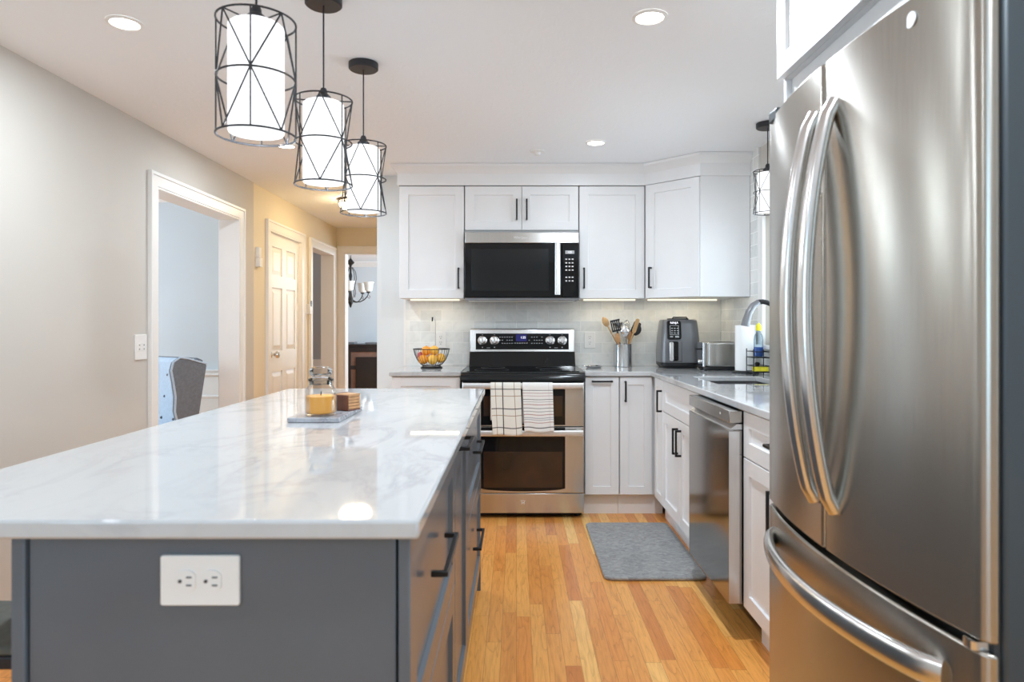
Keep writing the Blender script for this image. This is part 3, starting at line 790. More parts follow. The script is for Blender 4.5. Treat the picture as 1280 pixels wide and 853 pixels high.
# ------------------------------------------------------------------ refrigerator
fr = thing('refrigerator', 'large stainless french-door refrigerator with curved bar handles', 'refrigerator', (1.05, 1.4875, 0))
FY0, FY1, FC = 1.035, 1.940, 1.4875
def fx(y): return .672 + .047*((y-FC)/.4525)**2
MB().box(.746, 1.45, FY0+.004, FY1-.004, .05, 1.762).build('body', 'fridge_side', fr, bevel=.006)
for sx_ in (.80, 1.40):
    for sy_ in (FY0+.06, FY1-.06): MB().lathe([(.02, 0), (.02, .05)], (sx_, sy_, 0), 12).build('foot', 'black_plastic', fr)
MB().box(.735, .748, FY0+.012, FY1-.012, .06, 1.775).build('gasket', 'gasket', fr, smooth=0)
def door_pts(y0, y1, round0, round1):
    pts = [(.737, y0)]
    r = .036
    if round0: pts += [(fx(y0+r)+(.737-fx(y0+r))*(1-sin(R(a))), y0+r*(1-cos(R(a)))) for a in (15, 30, 45, 60, 75)]
    else: pts += [(fx(y0)+.006, y0), (fx(y0), y0+.006)]
    ya = y0+(r if round0 else .012); yb = y1-(r if round1 else .012)
    pts += [(fx(ya+(yb-ya)*k/24), ya+(yb-ya)*k/24) for k in range(25)]
    if round1: pts += [(fx(y1-r)+(.737-fx(y1-r))*(1-sin(R(a))), y1-r*(1-cos(R(a)))) for a in (75, 60, 45, 30, 15)]
    else: pts += [(fx(y1), y1-.006), (fx(y1)+.006, y1)]
    pts += [(.737, y1)]
    return pts
def handle_v(parent, yc):
    n = 28; z0, z1 = .812, 1.68; path = []
    for k in range(n+1):
        tt = k/n; path.append((fx(yc)-.004-.058*sin(pi*tt)**.75, yc, z0+(z1-z0)*tt))
    path[0] = (fx(yc)+.002, yc, z0); path[-1] = (fx(yc)+.002, yc, z1)
    sec = [(.016*cos(a)+0, .0185*sin(a)) for a in [2*pi*k/14 for k in range(14)]]
    return MB().tube(path, 1, sec=sec, up=(1, 0, 0)).build('handle', 'steel_handle', parent, smooth=50)
ndr = MB().prism(door_pts(FY0, FC-.003, True, False), .716, 1.780).build('near_door', 'steel_fridge', fr, bevel=.004, smooth=25)
fdr = MB().prism(door_pts(FC+.003, FY1, False, True), .716, 1.780).build('far_door', 'steel_fridge', fr, bevel=.004, smooth=25)
handle_v(ndr, FC-.048); handle_v(fdr, FC+.048)
fz = MB().prism(door_pts(FY0, FY1, True, True), .085, .700).build('freezer_drawer', 'steel_fridge', fr, bevel=.006, smooth=25)
n = 30; path = []
for k in range(n+1):
    tt = k/n; y = 1.125+(1.86-1.125)*tt; path.append((fx(y)-.004-.050*sin(pi*tt)**.6, y, .628))
path[0] = (fx(1.125)+.002, 1.120, .628); path[-1] = (fx(1.86)+.002, 1.865, .628)
MB().tube(path, 1, sec=[(.026*cos(a), .014*sin(a)) for a in [2*pi*k/14 for k in range(14)]], up=(0, 0, 1)).build('handle', 'steel_handle', fz, smooth=50)
MB().box(.732, .745, FY0+.02, FY1-.02, .700, .716).build('door_gap', 'dark_seam', fr, smooth=0)
b = MB(); b.box(.745, .80, FY0+.012, FY0+.05, .700, .716); b.prism(rrect(.705, .745, FY0+.018, FY0+.045, .008), .701, .714); b.build('hinge', 'steel_handle', fr)
for y_ in (FY0+.05, FY1-.11): MB().box(.70, .86, y_, y_+.06, 1.762, 1.795).build('hinge_cover', 'fridge_side', fr, bevel=.006)
yb_ = 1.192
MB(Matrix.Translation((fx(yb_)+.0005, yb_, 1.741))).lathe([(.014, -.002), (.014, 0), (.012, .0005)], (0, 0, 0), 24, axis='x').build('badge', 'print_light', fr)
MB().box(.78, .80, FY0+.03, FY1-.03, .0, .075).build('kick_grille', 'black_plastic', fr, smooth=0)
# cabinet over the refrigerator and end panel
ofc = cabinet('white cabinet above the refrigerator', 'cabinet', frame_at(.752, 1.968, -90), .96, .715, 1.912, CEIL-.001,
        [('door', .003, .478, 1.914, CEIL-.02, None), ('door', .482, .957, 1.914, CEIL-.02, None)], name='wall_cabinet')
MB().box(.790, .808, 1.01, 1.95, 1.85, 1.9115).build('filler_strip', 'cab_white', ofc, smooth=0)
b = MB(); b.box(.775, RW-.015, 1.952, 1.970, 0, 1.911)
tag(b.build('side_panel', 'cab_white', org=(1.1, 1.96, 0)), 'white tall panel between the refrigerator and the sink-side counter', 'cabinet panel')

# ------------------------------------------------------------------ pendants
def pendant(x, y, label, scale=1.0, group='wire-cage pendants over the island', rot=-8, drop=0):
    rt = thing('pendant_lamp', label, 'pendant lamp', (x, y, CEIL), group)
    R_, r_ = .0925*scale, .0655*scale
    zt, zb_ = 1.948+drop, 1.948+drop-.279*scale
    MB().lathe([(.06, CEIL-.001), (.06, CEIL-.024), (.055, CEIL-.028)], (x, y, 0), 32).build('canopy', 'cage_metal', rt)
    MB().cyl((x, y, CEIL-.028), (x, y, zt+.03), .0028).build('cord', 'cage_metal', rt)
    MB().lathe([(.008, zt+.040), (.012, zt+.032), (.013, zt+.022), (.024, zt+.012), (.026, zt-.004), (.020, zt-.022)], (x, y, 0), 20).build('socket', 'cage_metal', rt)
    sh = MB().lathe([(r_*.97, zb_+.006), (r_, zb_+.010), (r_, zt-.014), (r_*.9, zt-.008), (.02, zt-.006)], (x, y, 0), 40, False, True).build('glass_shade', 'lamp_white', rt)
    MB().ball((x, y, (zt+zb_)/2), .03*scale).build('bulb', 'lamp_white', rt)
    w = .0027*max(scale, .75); b = MB()
    zm = (zt+zb_)/2
    for z_, q in ((zt, 1.0), (zm, .985), (zb_, 1.0)): b.torus((x, y, z_), R_*q, w, 48, 6)
    P = lambda a, z_: (x+R_*cos(R(a)), y+R_*sin(R(a)), z_)
    for k in range(4):
        a = -90+rot+90*k
        b.cyl(P(a, zt), P(a, zb_), w*.8, n=6)
        for s in (-45, 45):
            b.cyl(P(a, zm), P(a+s, zt), w*.8, n=6); b.cyl(P(a, zm), P(a+s, zb_), w*.8, n=6)
        b.cyl((x+.02*cos(R(a+45)), y+.02*sin(R(a+45)), zt-.001), P(a+45, zt), w*.8, n=6)
    b.build('wire_cage', 'cage_metal', rt, smooth=60)
    point_light('pendant_glow', (x, y, zb_-.02), 1.6*scale**8, WARMW, .02)
pendant(-.637, 1.665, 'wire-cage pendant lamp over the island end that carries the outlet', rot=13)
pendant(-.637, 2.245, 'middle wire-cage pendant lamp of the island row', rot=54)
pendant(-.632, 2.808, 'wire-cage pendant lamp over the island end facing the range', rot=51)
pendant(1.345, 3.64, 'small wire-cage pendant lamp hanging at the sink window', .80, None, 37, .082)

# recessed lights, detector, hall lamp
def downlight(x, y, label, power=7.5):
    rt = thing('ceiling_light', label, 'ceiling light', (x, y, CEIL), 'recessed ceiling lights')
    MB().lathe([(.062, CEIL-.0005), (.062, CEIL-.004), (.050, CEIL-.007), (.046, CEIL-.003)], (x, y, 0), 36, False, False).build('trim_ring', 'trim_white', rt)
    MB().lathe([(.047, CEIL-.0035), (.046, CEIL-.0045)], (x, y, 0), 32).build('lens', 'disc_white', rt)
    disc_light('downlight_glow', (x, y, CEIL-.012), power, WARMW)
downlight(-1.400, 2.43, 'recessed ceiling light near the greige wall, ahead of the cased opening')
downlight(.467, 2.385, 'recessed ceiling light over the aisle close to the refrigerator', 14.5)
downlight(.470, 4.02, 'recessed ceiling light in front of the wall cabinets', 1.0)
downlight(-1.385, 4.09, 'recessed ceiling light beyond the first pendant, by the hall', 5.5)
for x_, y_, p_ in ((-1.39, .75, 4.5), (.467, .75, 8)):
    disc_light('downlight_glow', (x_, y_, CEIL-.012), p_, WARMW)
tag(MB().lathe([(.045, CEIL), (.045, CEIL-.006), (.020, CEIL-.010), (.016, CEIL-.026), (.006, CEIL-.030)], (.131, 4.22, 0), 28).build('smoke_detector', 'white_plastic', org=(.131, 4.22, CEIL)), 'small white ceiling detector above the range', 'detector')
hl = thing('hall_ceiling_light', 'glowing flush ceiling light in the warm hallway', 'ceiling light', (-1.385, 5.85, CEIL))
MB().lathe([(.15, CEIL-.001), (.15, CEIL-.02), (.12, CEIL-.03)], (-1.385, 5.85, 0), 36).build('base', 'bronze', hl)
MB().lathe([(.138, CEIL-.04), (.130, CEIL-.062), (.10, CEIL-.084), (.05, CEIL-.097), (.012, CEIL-.100)], (-1.385, 5.85, 0), 36, False, True).build('bowl', 'bowl_glow', hl)
MB().lathe([(.012, CEIL-.100), (.014, CEIL-.110), (.006, CEIL-.120)], (-1.385, 5.85, 0), 16).build('finial', 'bronze', hl)
MB().torus((-1.385, 5.85, CEIL-.04), .147, .004).build('rim', 'bronze', hl)
point_light('dining_glow', (-.6, 9.2, 1.9), 8, (1, .95, .88), .2)
point_light('study_glow', (-3.6, 7.0, 1.9), 6, (.95, .96, 1), .2)

# wall plates on the left walls
Ms = frame_at(LW, 3.60, 90)
sw = thing('switch_plate', 'white wall plate beside the cased opening on the greige wall', 'wall plate', (LW, 3.60, 1.09))
MB(Ms).prism(rrect(-.055, .055, 1.09-.066, 1.09+.066, .004), -.007, 0, 'y').build('cover_plate', 'white_plastic', sw, bevel=.0015)
for a in (-.022, .022):
    MB(Ms).box(a-.014, a+.014, -.009, -.006, 1.07, 1.112).build('switch', 'white_plastic', sw, bevel=.001)
    MB(Ms).box(a-.004, a+.004, -.0105, -.009, 1.078, 1.082).build('slot', 'slot_dark', sw, smooth=0)
    MB(Ms).box(a-.004, a+.004, -.0105, -.009, 1.099, 1.103).build('slot', 'slot_dark', sw, smooth=0)
Mc = frame_at(LW, 5.24, 90)
dc = thing('door_chime', 'small white two-part box high on the hall wall beside the opening', 'door chime', (LW, 5.24, 1.73))
MB(Mc).box(-.03, .03, -.028, .008, 1.655, 1.725).build('lower_box', 'white_plastic', dc, bevel=.003)
MB(Mc).box(-.03, .02, -.022, .008, 1.727, 1.805).build('upper_box', 'white_plastic', dc, bevel=.003)
Mk = frame_at(LW-.008, 6.465, 90)
th = thing('wall_remote', 'small white control with dark face mounted between hall door and opening', 'wall control', (LW-.008, 6.465, 1.36))
MB(Mk).box(-.035, .035, -.05, 0, 1.31, 1.41).build('housing', 'white_plastic', th, bevel=.006)
MB(Mk).box(-.020, .020, -.053, -.049, 1.385, 1.44).build('sensor', 'black_plastic', th, bevel=.004)

# ------------------------------------------------------------------ floor mat
tag(MB().prism(rrect(.415, .905, 3.20, 4.10, .04, 6), .0005, .018).build('kitchen_mat', 'mat', bevel=.006, org=(.66, 3.65, 0)), 'grey cushioned kitchen mat on the oak floor in front of the sink', 'mat')

# ------------------------------------------------------------------ things on the island
bd = tag(MB().prism(rrect(-.683, -.527, 2.020, 2.330, .006, 3), CT+.0005, CT+.015).build('serving_board', 'board_marble', bevel=.002, org=(-.6, 2.17, CT)), 'grey marble board under the candle jar on the island', 'board')
BT = CT+.0155
jr = thing('candle_jar', 'glass jar candle with yellow wax and faceted lid on the marble board', 'candle', (-.600, 2.085, BT))
jc = (-.600, 2.085, BT)
MB().lathe([(.040, 0), (.046, .003), (.0475, .010), (.0475, .070), (.045, .080), (.038, .088), (.036, .092), (.036, .104), (.034, .104), (.034, .092), (.043, .079), (.045, .070), (.045, .010), (.043, .006)], jc, 40).build('jar', 'jar_glass', jr)
MB().lathe([(.040, .0065), (.0445, .010), (.0445, .058), (.040, .060)], jc, 36).build('wax', 'wax', jr)
MB().cyl((jc[0], jc[1], BT+.06), (jc[0]+.002, jc[1], BT+.072), .0015).build('wick', 'black_plastic', jr)
MB().lathe([(.0335, .094), (.0335, .104), (.039, .106), (.039, .111), (.028, .115), (.026, .118), (.034, .124), (.037, .133), (.034, .142), (.022, .148), (.006, .149)], jc, 10).build('lid', 'lid_glass', jr, smooth=0)
ch = thing('coaster_set', 'small stack of square wooden coasters in a dark holder on the marble board', 'coasters', (-.550, 2.215, BT))
Mc = Matrix.Translation((-.550, 2.215, BT)) @ Matrix.Rotation(R(-28), 4, 'Z')
MB(Mc).box(-.031, -.026, -.03, .03, 0, .054).build('holder_side', 'wood_dark', ch, bevel=.001)
MB(Mc).box(-.031, .030, -.032, -.028, 0, .050).build('holder_side', 'wood_dark', ch, bevel=.001)
MB(Mc).box(-.031, .030, -.032, .030, 0, .004).build('holder_base', 'wood_dark', ch, bevel=.001)
for k in range(5): MB(Mc).box(-.0255, .029, -.0275, .028, .0045+k*.0098, .0045+k*.0098+.0088).build('coaster', 'wood_tan', ch, bevel=.0015)

# ------------------------------------------------------------------ fruit basket
fx_, fy_ = -.577, 4.62
fb = thing('fruit_basket', 'black wire fruit basket with a tall banana hook on the short countertop', 'fruit basket', (fx_, fy_, CT))
b = MB(); prof = [(.058, .018), (.075, .028), (.098, .058), (.113, .092), (.1225, .130)]
for k in range(30):
    a = 2*pi*k/30
    b.tube([(fx_+r*cos(a), fy_+r*sin(a), CT+h) for r, h in prof], .0013, 5)
b.torus((fx_, fy_, CT+.018), .058, .0018); b.build('wire_bowl', 'black_metal', fb, smooth=60)
MB().torus((fx_, fy_, CT+.130), .1225, .003).build('rim', 'black_metal', fb)
b = MB(); b.torus((fx_, fy_, CT+.003), .072, .003); b.torus((fx_, fy_, CT+.010), .062, .002)
for k in range(12):
    a = 2*pi*k/12; b.cyl((fx_+.072*cos(a), fy_+.072*sin(a), CT+.003), (fx_+.058*cos(a), fy_+.058*sin(a), CT+.018), .0015, n=6)
b.build('foot_ring', 'black_metal', fb)
px_, py_ = fx_+.012, fy_+.118
b = MB(); b.tube([(px_, py_, CT+.003), (px_, py_, CT+.30), (px_-.003, py_, CT+.335), (px_-.012, py_, CT+.350), (px_-.022, py_, CT+.345)], .0035, 8)
b.build('banana_hook', 'steel_handle', fb)
MB().cyl((px_-.020, py_, CT+.348), (px_-.022, py_, CT+.318), .0055, .0045).build('hook_tip', 'black_metal', fb)
MB().cyl((px_, py_, CT+.003), (fx_, fy_+.07, CT+.003), .003).build('hook_brace', 'black_metal', fb)
fruits = [(-.052, -.030, .060, .034, 'orange_skin', 'orange at the front of the wire basket, beside the apple'), (.012, -.040, .060, .035, 'yellow_orange', 'orange at the front middle of the wire basket'),
          (.060, .005, .068, .034, 'yellow_orange', 'orange near the basket side closest to the range'), (.000, .030, .060, .035, 'orange_skin', 'orange at the back of the wire basket'),
          (-.035, -.005, .118, .034, 'orange_skin', 'upper orange resting above the apple in the wire basket'), (.018, -.005, .120, .034, 'yellow_orange', 'topmost orange in the middle of the wire basket')]
for dx, dy, dz, r_, mt, lb in fruits:
    o = tag(MB().ball((fx_+dx, fy_+dy, CT+dz), r_, (1, 1, .96)).build('orange', mt, org=(fx_+dx, fy_+dy, CT+dz-r_)), lb, 'orange', 'oranges in the wire basket')
    s_ = MB().lathe([(.003, 0), (.002, .003)], (fx_+dx, fy_+dy, CT+dz+r_*.955), 8).build('stem', 'stem_green', o)
ap = tag(MB().lathe([(.006, .002), (.018, -.002), (.029, .010), (.034, .030), (.032, .046), (.020, .058), (.008, .055), (.002, .050)], (fx_-.068, fy_+.018, CT+.050), 20).build('apple', 'apple_red', org=(fx_-.068, fy_+.018, CT+.050)), 'red apple at the edge of the wire fruit basket', 'apple')
MB().cyl((fx_-.068, fy_+.018, CT+.101), (fx_-.065, fy_+.018, CT+.116), .0016).build('stem', 'stem_green', ap)

# ------------------------------------------------------------------ utensil crock
cx, cy = .752, 4.785; 
crk = tag(MB().lathe([(.058, 0), (.061, .003), (.061, .155), (.0625, .160), (.0585, .160), (.0580, .006), (.01, .005)], (cx, cy, CT), 40).build('utensil_crock', 'steel_light', org=(cx, cy, CT)), 'brushed steel crock full of cooking utensils', 'utensil holder')
def utensil(name, label, dx, dy, lean, ly, L, head, hmat, smat='same', hw=.026, hl=.045, depth=0.008):
    """stick from crock floor leaning by lean (x) and ly (y); head at the top end"""
    p0 = Vector((cx+dx, cy+dy, CT+.009)); d = Vector((lean, ly, 1)).normalized(); p1 = p0 + d*L
    sm = hmat if smat == 'same' else smat
    rt = thing(name, label, 'utensil', p0, 'utensils in the steel crock')
    MB().cyl(p0, p1, .0045, .0055, 8).build('stick', sm, rt)
    e2 = Vector((0, 1, 0)); e1 = e2.cross(d).normalized(); e2 = d.cross(e1).normalized()
    Mh = Matrix((( e1.x, e2.x, d.x, p1.x), (e1.y, e2.y, d.y, p1.y), (e1.z, e2.z, d.z, p1.z), (0, 0, 0, 1)))
    b = MB(Mh)
    if head == 'spoon':
        rings = []
        for k in range(11):
            tt = k/10; w = hw*max(.16, sin(pi*min(1, .08+tt*.92))**.6); z = -.01+tt*hl*2
            rings.append([(w*cos(a), (-.35*depth + depth*.5*sin(a)*1.0) - depth*(1-(2*tt-1)**2)*.6, z) for a in [2*pi*j/12 for j in range(12)]])
        b.loft(rings)
    elif head == 'ladle': b.lathe([(.002, -.030), (.020, -.026), (.034, -.010), (.040, .010), (.037, .010), (.031, -.008), (.018, -.022), (.002, -.026)], (0, -.02, .03), 24)
    elif head == 'turner':
        b.prism(rrect(-hw, hw, -.005, hl*2, .012), -.002, .002, 'y')
    elif head == 'slotted':
        ns = 5; us = []
        for k in range(ns): us += [-hw+2*hw*(k/ns), -hw+2*hw*((k+.62)/ns)]
        us.append(hw)
        b.cells(us, [0, .012, hl*2-.012, hl*2], lambda i, j: not (j == 1 and i % 2 == 1), -.002, .002, lambda u_, v_, w_: (u_, w_, v_))
    elif head == 'whisk':
        for k in range(6):
            a = pi*k/6; b.tube([(.026*sin(pi*q/12)**.8*cos(a)*(1 if True else 1), .026*sin(pi*q/12)**.8*sin(a), hl*2*q/12) for q in range(13)], .0012, 5)
            b.tube([(-.026*sin(pi*q/12)**.8*cos(a), -.026*sin(pi*q/12)**.8*sin(a), hl*2*q/12) for q in range(13)], .0012, 5)
    b.build('head', hmat, rt, smooth=40)
utensil('wooden_spoon', 'pale wooden spoon leaning furthest out towards the range', .040, -.006, -.55, -.03, .325, 'spoon', 'wood_light', hw=.023, hl=.036)
utensil('spatula', 'black slotted turner in the steel crock beside the pale wooden spoon', .004, -.030, -.22, -.03, .245, 'slotted', 'black_plastic', hw=.034, hl=.042)
utensil('wooden_turner', 'short brown wooden turner low in the steel crock', -.008, -.043, -.20, -.02, .170, 'turner', 'wood_tan', hw=.017, hl=.030)
utensil('ladle', 'steel ladle standing upright in the steel crock', .0, .022, -.14, .0, .262, 'ladle', 'chrome')
utensil('serving_spoon', 'large steel serving spoon facing forward in the crock', .010, -.042, -.03, -.03, .215, 'spoon', 'chrome', hw=.030, hl=.036)
utensil('whisk', 'wire whisk among the utensils of the steel crock', .014, .034, .06, .06, .235, 'whisk', 'chrome', hw=.03, hl=.045)
utensil('wooden_spatula', 'long pale wooden spatula leaning towards the air fryer', -.010, -.018, .33, -.05, .245, 'turner', 'wood_light', hw=.014, hl=.050)
utensil('wooden_spoon', 'tan wooden spoon low behind the pale wooden spatula', .022, .006, .10, -.05, .190, 'spoon', 'wood_tan', hw=.019, hl=.032)
utensil('serving_spoon', 'black nylon serving spoon leaning furthest towards the air fryer', -.036, .002, .50, .02, .250, 'spoon', 'black_plastic', hw=.036, hl=.044, depth=.016)
utensil('turner', 'black nylon turner behind the long wooden spatula', -.020, .020, .42, .0, .240, 'turner', 'black_plastic', hw=.027, hl=.045)

# spoon rest
sr = thing('spoon_rest', 'small steel spoon rest beside the range on the countertop', 'spoon rest', (.53, 4.66, CT))
MB().lathe([(.045, .001), (.052, .004), (.060, .014), (.057, .014), (.050, .006), (.002, .004)], (.53, 4.66, CT), 32).build('dish', 'chrome', sr)
MB().prism(rrect(.45, .485, 4.652, 4.668, .006), CT+.010, CT+.016).build('lip', 'steel_handle', sr, bevel=.002)

# ------------------------------------------------------------------ air fryer
ax, ay = 1.118, 4.715
af = thing('air_fryer', 'grey rounded air fryer on the counter below the corner cabinet', 'air fryer', (ax, ay, CT))
def fr_ring(w, d, z, r=.07): return [(x, y, z) for x, y in rrect(ax-w, ax+w, ay-d, ay+d, min(r, w*.9, d*.9), 7)]
MB().loft([fr_ring(.118, .118, CT+.002), fr_ring(.134, .134, CT+.020), fr_ring(.136, .136, CT+.038)]).build('base', 'black_plastic', af)
MB().loft([fr_ring(.136, .136, CT+.039), fr_ring(.1365, .137, CT+.10), fr_ring(.131, .131, CT+.20), fr_ring(.122, .122, CT+.29), fr_ring(.118, .118, CT+.322), fr_ring(.112, .112, CT+.330)]).build('body', 'charcoal_plastic', af)
MB().loft([fr_ring(.07, .07, CT+.330, .05), fr_ring(.068, .068, CT+.338, .05)]).build('lid_plate', 'black_plastic', af)
b = MB(); b.tube([(ax-.055, ay-.06, CT+.330), (ax-.045, ay-.06, CT+.345), (ax+.045, ay-.06, CT+.345), (ax+.055, ay-.06, CT+.330)], .005, 8); b.build('top_grip', 'black_plastic', af)
lean = math.atan2(.016, .12)
Mf = Matrix.Translation((ax-.055, ay-.136, CT+.195)) @ Matrix.Rotation(-lean, 4, 'X')
fp = MB(Mf).prism(rrect(-.047, .047, .0, .128, .014), -.008, .012, 'y').build('control_panel', 'black_gloss', af, bevel=.002)
b = MB(Mf)
b.cells([-.030, -.027, .027, .030], [.030, .033, .092, .095], lambda i, j: (i, j) != (1, 1), -.0095, -.0078, lambda u_, v_, w_: (u_, w_, v_))
for k in range(3):
    for r_ in range(3): b.box(-.022+k*.019, -.010+k*.019, -.0095, -.0078, .040+r_*.016, .046+r_*.016)
b.box(.004, .030, -.0095, -.0078, .012, .024); b.box(-.030, -.010, -.0095, -.0078, .014, .022)
b.build('panel_buttons', 'print_grey', fp, smooth=0)
p = Mf @ Vector((0, -.0092, .112)); lettering('brand_lettering', 'NINJA', .020, p, (pi/2-lean, 0, 0), 'digit_white', fp)
dwr = MB().box(ax-.118, ax-.004, ay-.143, ay-.128, CT+.045, CT+.188).build('drawer', 'charcoal_plastic', af, bevel=.006)
MB().prism(rrect(ax-.095, ax-.030, CT+.052, CT+.182, .010), ay-.149, ay-.142, 'y').build('handle_recess', 'black_gloss', dwr, bevel=.001)
MB().prism(rrect(ax-.096, ax-.070, CT+.050, CT+.180, .010), ay-.185, ay-.147, 'y').build('handle', 'chrome', dwr, bevel=.004)

# toaster
tx0, tx1, ty0, ty1 = 1.195, 1.455, 4.365, 4.535; tz = CT
ts = thing('toaster', 'silver toaster with dark lever beside the air fryer', 'toaster', ((tx0+tx1)/2, 4.45, CT))
MB().prism(rrect(tx0+.008, tx1-.008, ty0+.004, ty1-.004, .03), CT+.004, CT+.022).build('base', 'black_plastic', ts, bevel=.003)
MB().prism(rrect(tx0+.02, tx1-.012, ty0, ty1, .035, 6), CT+.0225, CT+.182).build('shell', 'steel', ts, bevel=.012, seg=3)
MB().prism(rrect(tx0+.004, tx0+.026, ty0+.008, ty1-.008, .009), CT+.0225, CT+.180).build('end_cap', 'steel_light', ts, bevel=.004)
b = MB()
for yy in (4.415, 4.465): b.box(tx0+.05, tx1-.045, yy, yy+.022, CT+.178, CT+.1832)
b.build('slot', 'groove_black', ts, smooth=0)
MB().prism(rrect(tx0-.026, tx0+.006, 4.425, 4.465, .008), CT+.130, CT+.142).build('lever', 'black_plastic', ts, bevel=.003)
MB().lathe([(.016, tx0+.004), (.016, tx0-.010), (.012, tx0-.013)], (0, 4.43, CT+.055), 20, axis='x').build('dial', 'chrome', ts)
for x_, y_ in ((tx0+.03, ty0+.03), (tx1-.03, ty0+.03), (tx0+.03, ty1-.03), (tx1-.03, ty1-.03)): MB().lathe([(.008, 0), (.009, .005)], (x_, y_, CT), 10).build('foot', 'black_plastic', ts)

# paper towel roll on its holder
hx, hy = 1.392, 4.135
ph = thing('paper_towel_holder', 'black paper towel stand beneath the white roll by the faucet', 'paper towel holder', (hx, hy, CT))
MB().lathe([(.078, 0), (.078, .008), (.070, .014), (.012, .016)], (hx, hy, CT), 36).build('base', 'black_metal', ph)
MB().cyl((hx, hy, CT+.012), (hx, hy, CT+.325), .005).build('rod', 'black_metal', ph)
MB().ball((hx, hy, CT+.33), .009).build('finial', 'black_metal', ph)
tag(MB().lathe([(.020, .017), (.060, .017), (.0605, .02), (.0605, .289), (.060, .292), (.020, .292), (.0195, .2), (.0195, .02)], (hx, hy, CT), 40, False, False).build('paper_towel_roll', 'paper', org=(hx, hy, CT+.017)), 'white paper towel roll standing beside the toaster', 'paper towel')

# faucet
fxb, fyb = 1.425, 3.66
fc = thing('faucet', 'black gooseneck pull-down faucet arching over the sink', 'faucet', (fxb, fyb, CT))
MB().lathe([(.030, 0), (.030, .006), (.022, .012), (.020, .10), (.017, .105)], (fxb, fyb, CT), 24).build('base', 'black_metal', fc)
path = [(fxb, fyb, CT+.10), (fxb, fyb, CT+.22), (fxb, fyb, CT+.30)]
for k in range(1, 9):
    a = R(180*k/9*0.62); path.append((fxb-.105*(1-cos(a)), fyb, CT+.30+.118*sin(a)))
MB().tube(path, .0135, 14).build('neck', 'black_metal', fc, smooth=60)
e = Vector(path[-1]); 
hp = [e, e+Vector((-.030, 0, -.020)), e+Vector((-.052, 0, -.055)), e+Vector((-.066, 0, -.098)), e+Vector((-.072, 0, -.130))]
MB().tube(hp, [.0150, .0175, .0195, .0215, .0235], 16).build('spray_head', 'charcoal_plastic', fc, smooth=60)
MB().cyl((fxb, fyb-.018, CT+.06), (fxb, fyb-.085, CT+.09), .008, .006).build('lever', 'black_metal', fc)

# sink caddy with bottle, sponge and scrubber
qx0, qx1, qy0, qy1 = 1.355, 1.455, 3.885, 4.005
cdy = thing('sink_caddy', 'black two-tier wire caddy behind the sink', 'caddy', ((qx0+qx1)/2, (qy0+qy1)/2, CT))
for x_ in (qx0, qx1):
    for y_ in (qy0, qy1): MB().cyl((x_, y_, CT), (x_, y_, CT+.155), .003, n=8).build('post', 'black_metal', cdy)
for nm, z_ in (('shelf', CT+.022), ('shelf', CT+.105)):
    b = MB(); b.tube([(qx0, qy0, z_), (qx1, qy0, z_), (qx1, qy1, z_), (qx0, qy1, z_)], .0028, 6, closed=True)
    b.tube([(qx0, qy0, z_+.034), (qx1, qy0, z_+.034), (qx1, qy1, z_+.034), (qx0, qy1, z_+.034)], .0022, 6, closed=True)
    for k in range(1, 8): b.cyl((qx0+(qx1-qx0)*k/8, qy0, z_), (qx0+(qx1-qx0)*k/8, qy1, z_), .0016, n=6)
    b.build(nm, 'black_metal', cdy, smooth=60)
bx_, by_ = 1.402, 3.94
bt = thing('soap_bottle', 'clear bottle of blue dish soap with a yellow cap on the caddy', 'soap bottle', (bx_, by_, CT+.108))
zb0 = CT+.1085
MB().lathe([(.024, 0), (.027, .004), (.027, .10), (.022, .125), (.012, .14), (.012, .150)], (bx_, by_, zb0), 24).build('bottle', 'bottle_clear', bt)
MB().lathe([(.022, .003), (.0255, .006), (.0255, .055), (.02, .056)], (bx_, by_, zb0), 24).build('soap', 'soap_blue', bt)
MB().lathe([(.015, .151), (.016, .154), (.016, .176), (.008, .190), (.004, .196)], (bx_, by_, zb0), 16).build('cap', 'sponge_yellow', bt)
tag(MB().prism(rrect(1.362, 1.447, 3.890, 3.935, .008), CT+.0255, CT+.052).build('sponge', 'sponge_yellow', bevel=.004, org=(1.40, 3.91, CT+.025)), 'yellow sponge lying on the lower caddy shelf', 'sponge')
tag(MB().lathe([(.026, 0), (.030, .008), (.028, .016), (.010, .020), (.012, .034), (.016, .044), (.008, .050)], (1.405, 3.968, CT+.0255), 20).build('scrub_brush', 'black_plastic', org=(1.405, 3.968, CT+.025)), 'round black scrub brush behind the yellow sponge', 'brush')

# ------------------------------------------------------------------ den chair
wc = thing('wingback_chair', 'grey wingback chair with pale blue inner back in the adjoining room', 'armchair', (0, 0, 0))
def side_prof():
    # (front-back, height); front is -y local
    return [(-.06, .40), (-.10, .52), (-.125, .62), (-.120, .72), (-.135, .82), (-.150, .90), (-.135, .955), (-.09, .985), (-.03, .975), (.10, .935), (.105, .92), (.02, .40)]
for sx_ in (-1, 1):
    x0_, x1_ = (.27, .31) if sx_ > 0 else (-.31, -.27)
    wg = MB().prism(side_prof(), x0_, x1_, 'x').build('wing', 'chair_fabric', wc, bevel=.012, seg=3)
    xi = (.262, .271) if sx_ > 0 else (-.271, -.262)
    pr = side_prof(); cx_, cz_ = -.02, .70
    MB().prism([(cx_+(a-cx_)*.96, cz_+(z_-cz_)*.97) for a, z_ in pr], xi[0], xi[1], 'x').build('wing_lining', 'chair_inner', wc, bevel=.004)
    pp = [(x1_ if sx_ > 0 else x0_, a, z_) for a, z_ in side_prof()[:10]]
    MB().tube(pp, .007, 8).build('piping', 'chair_inner', wc, smooth=60)
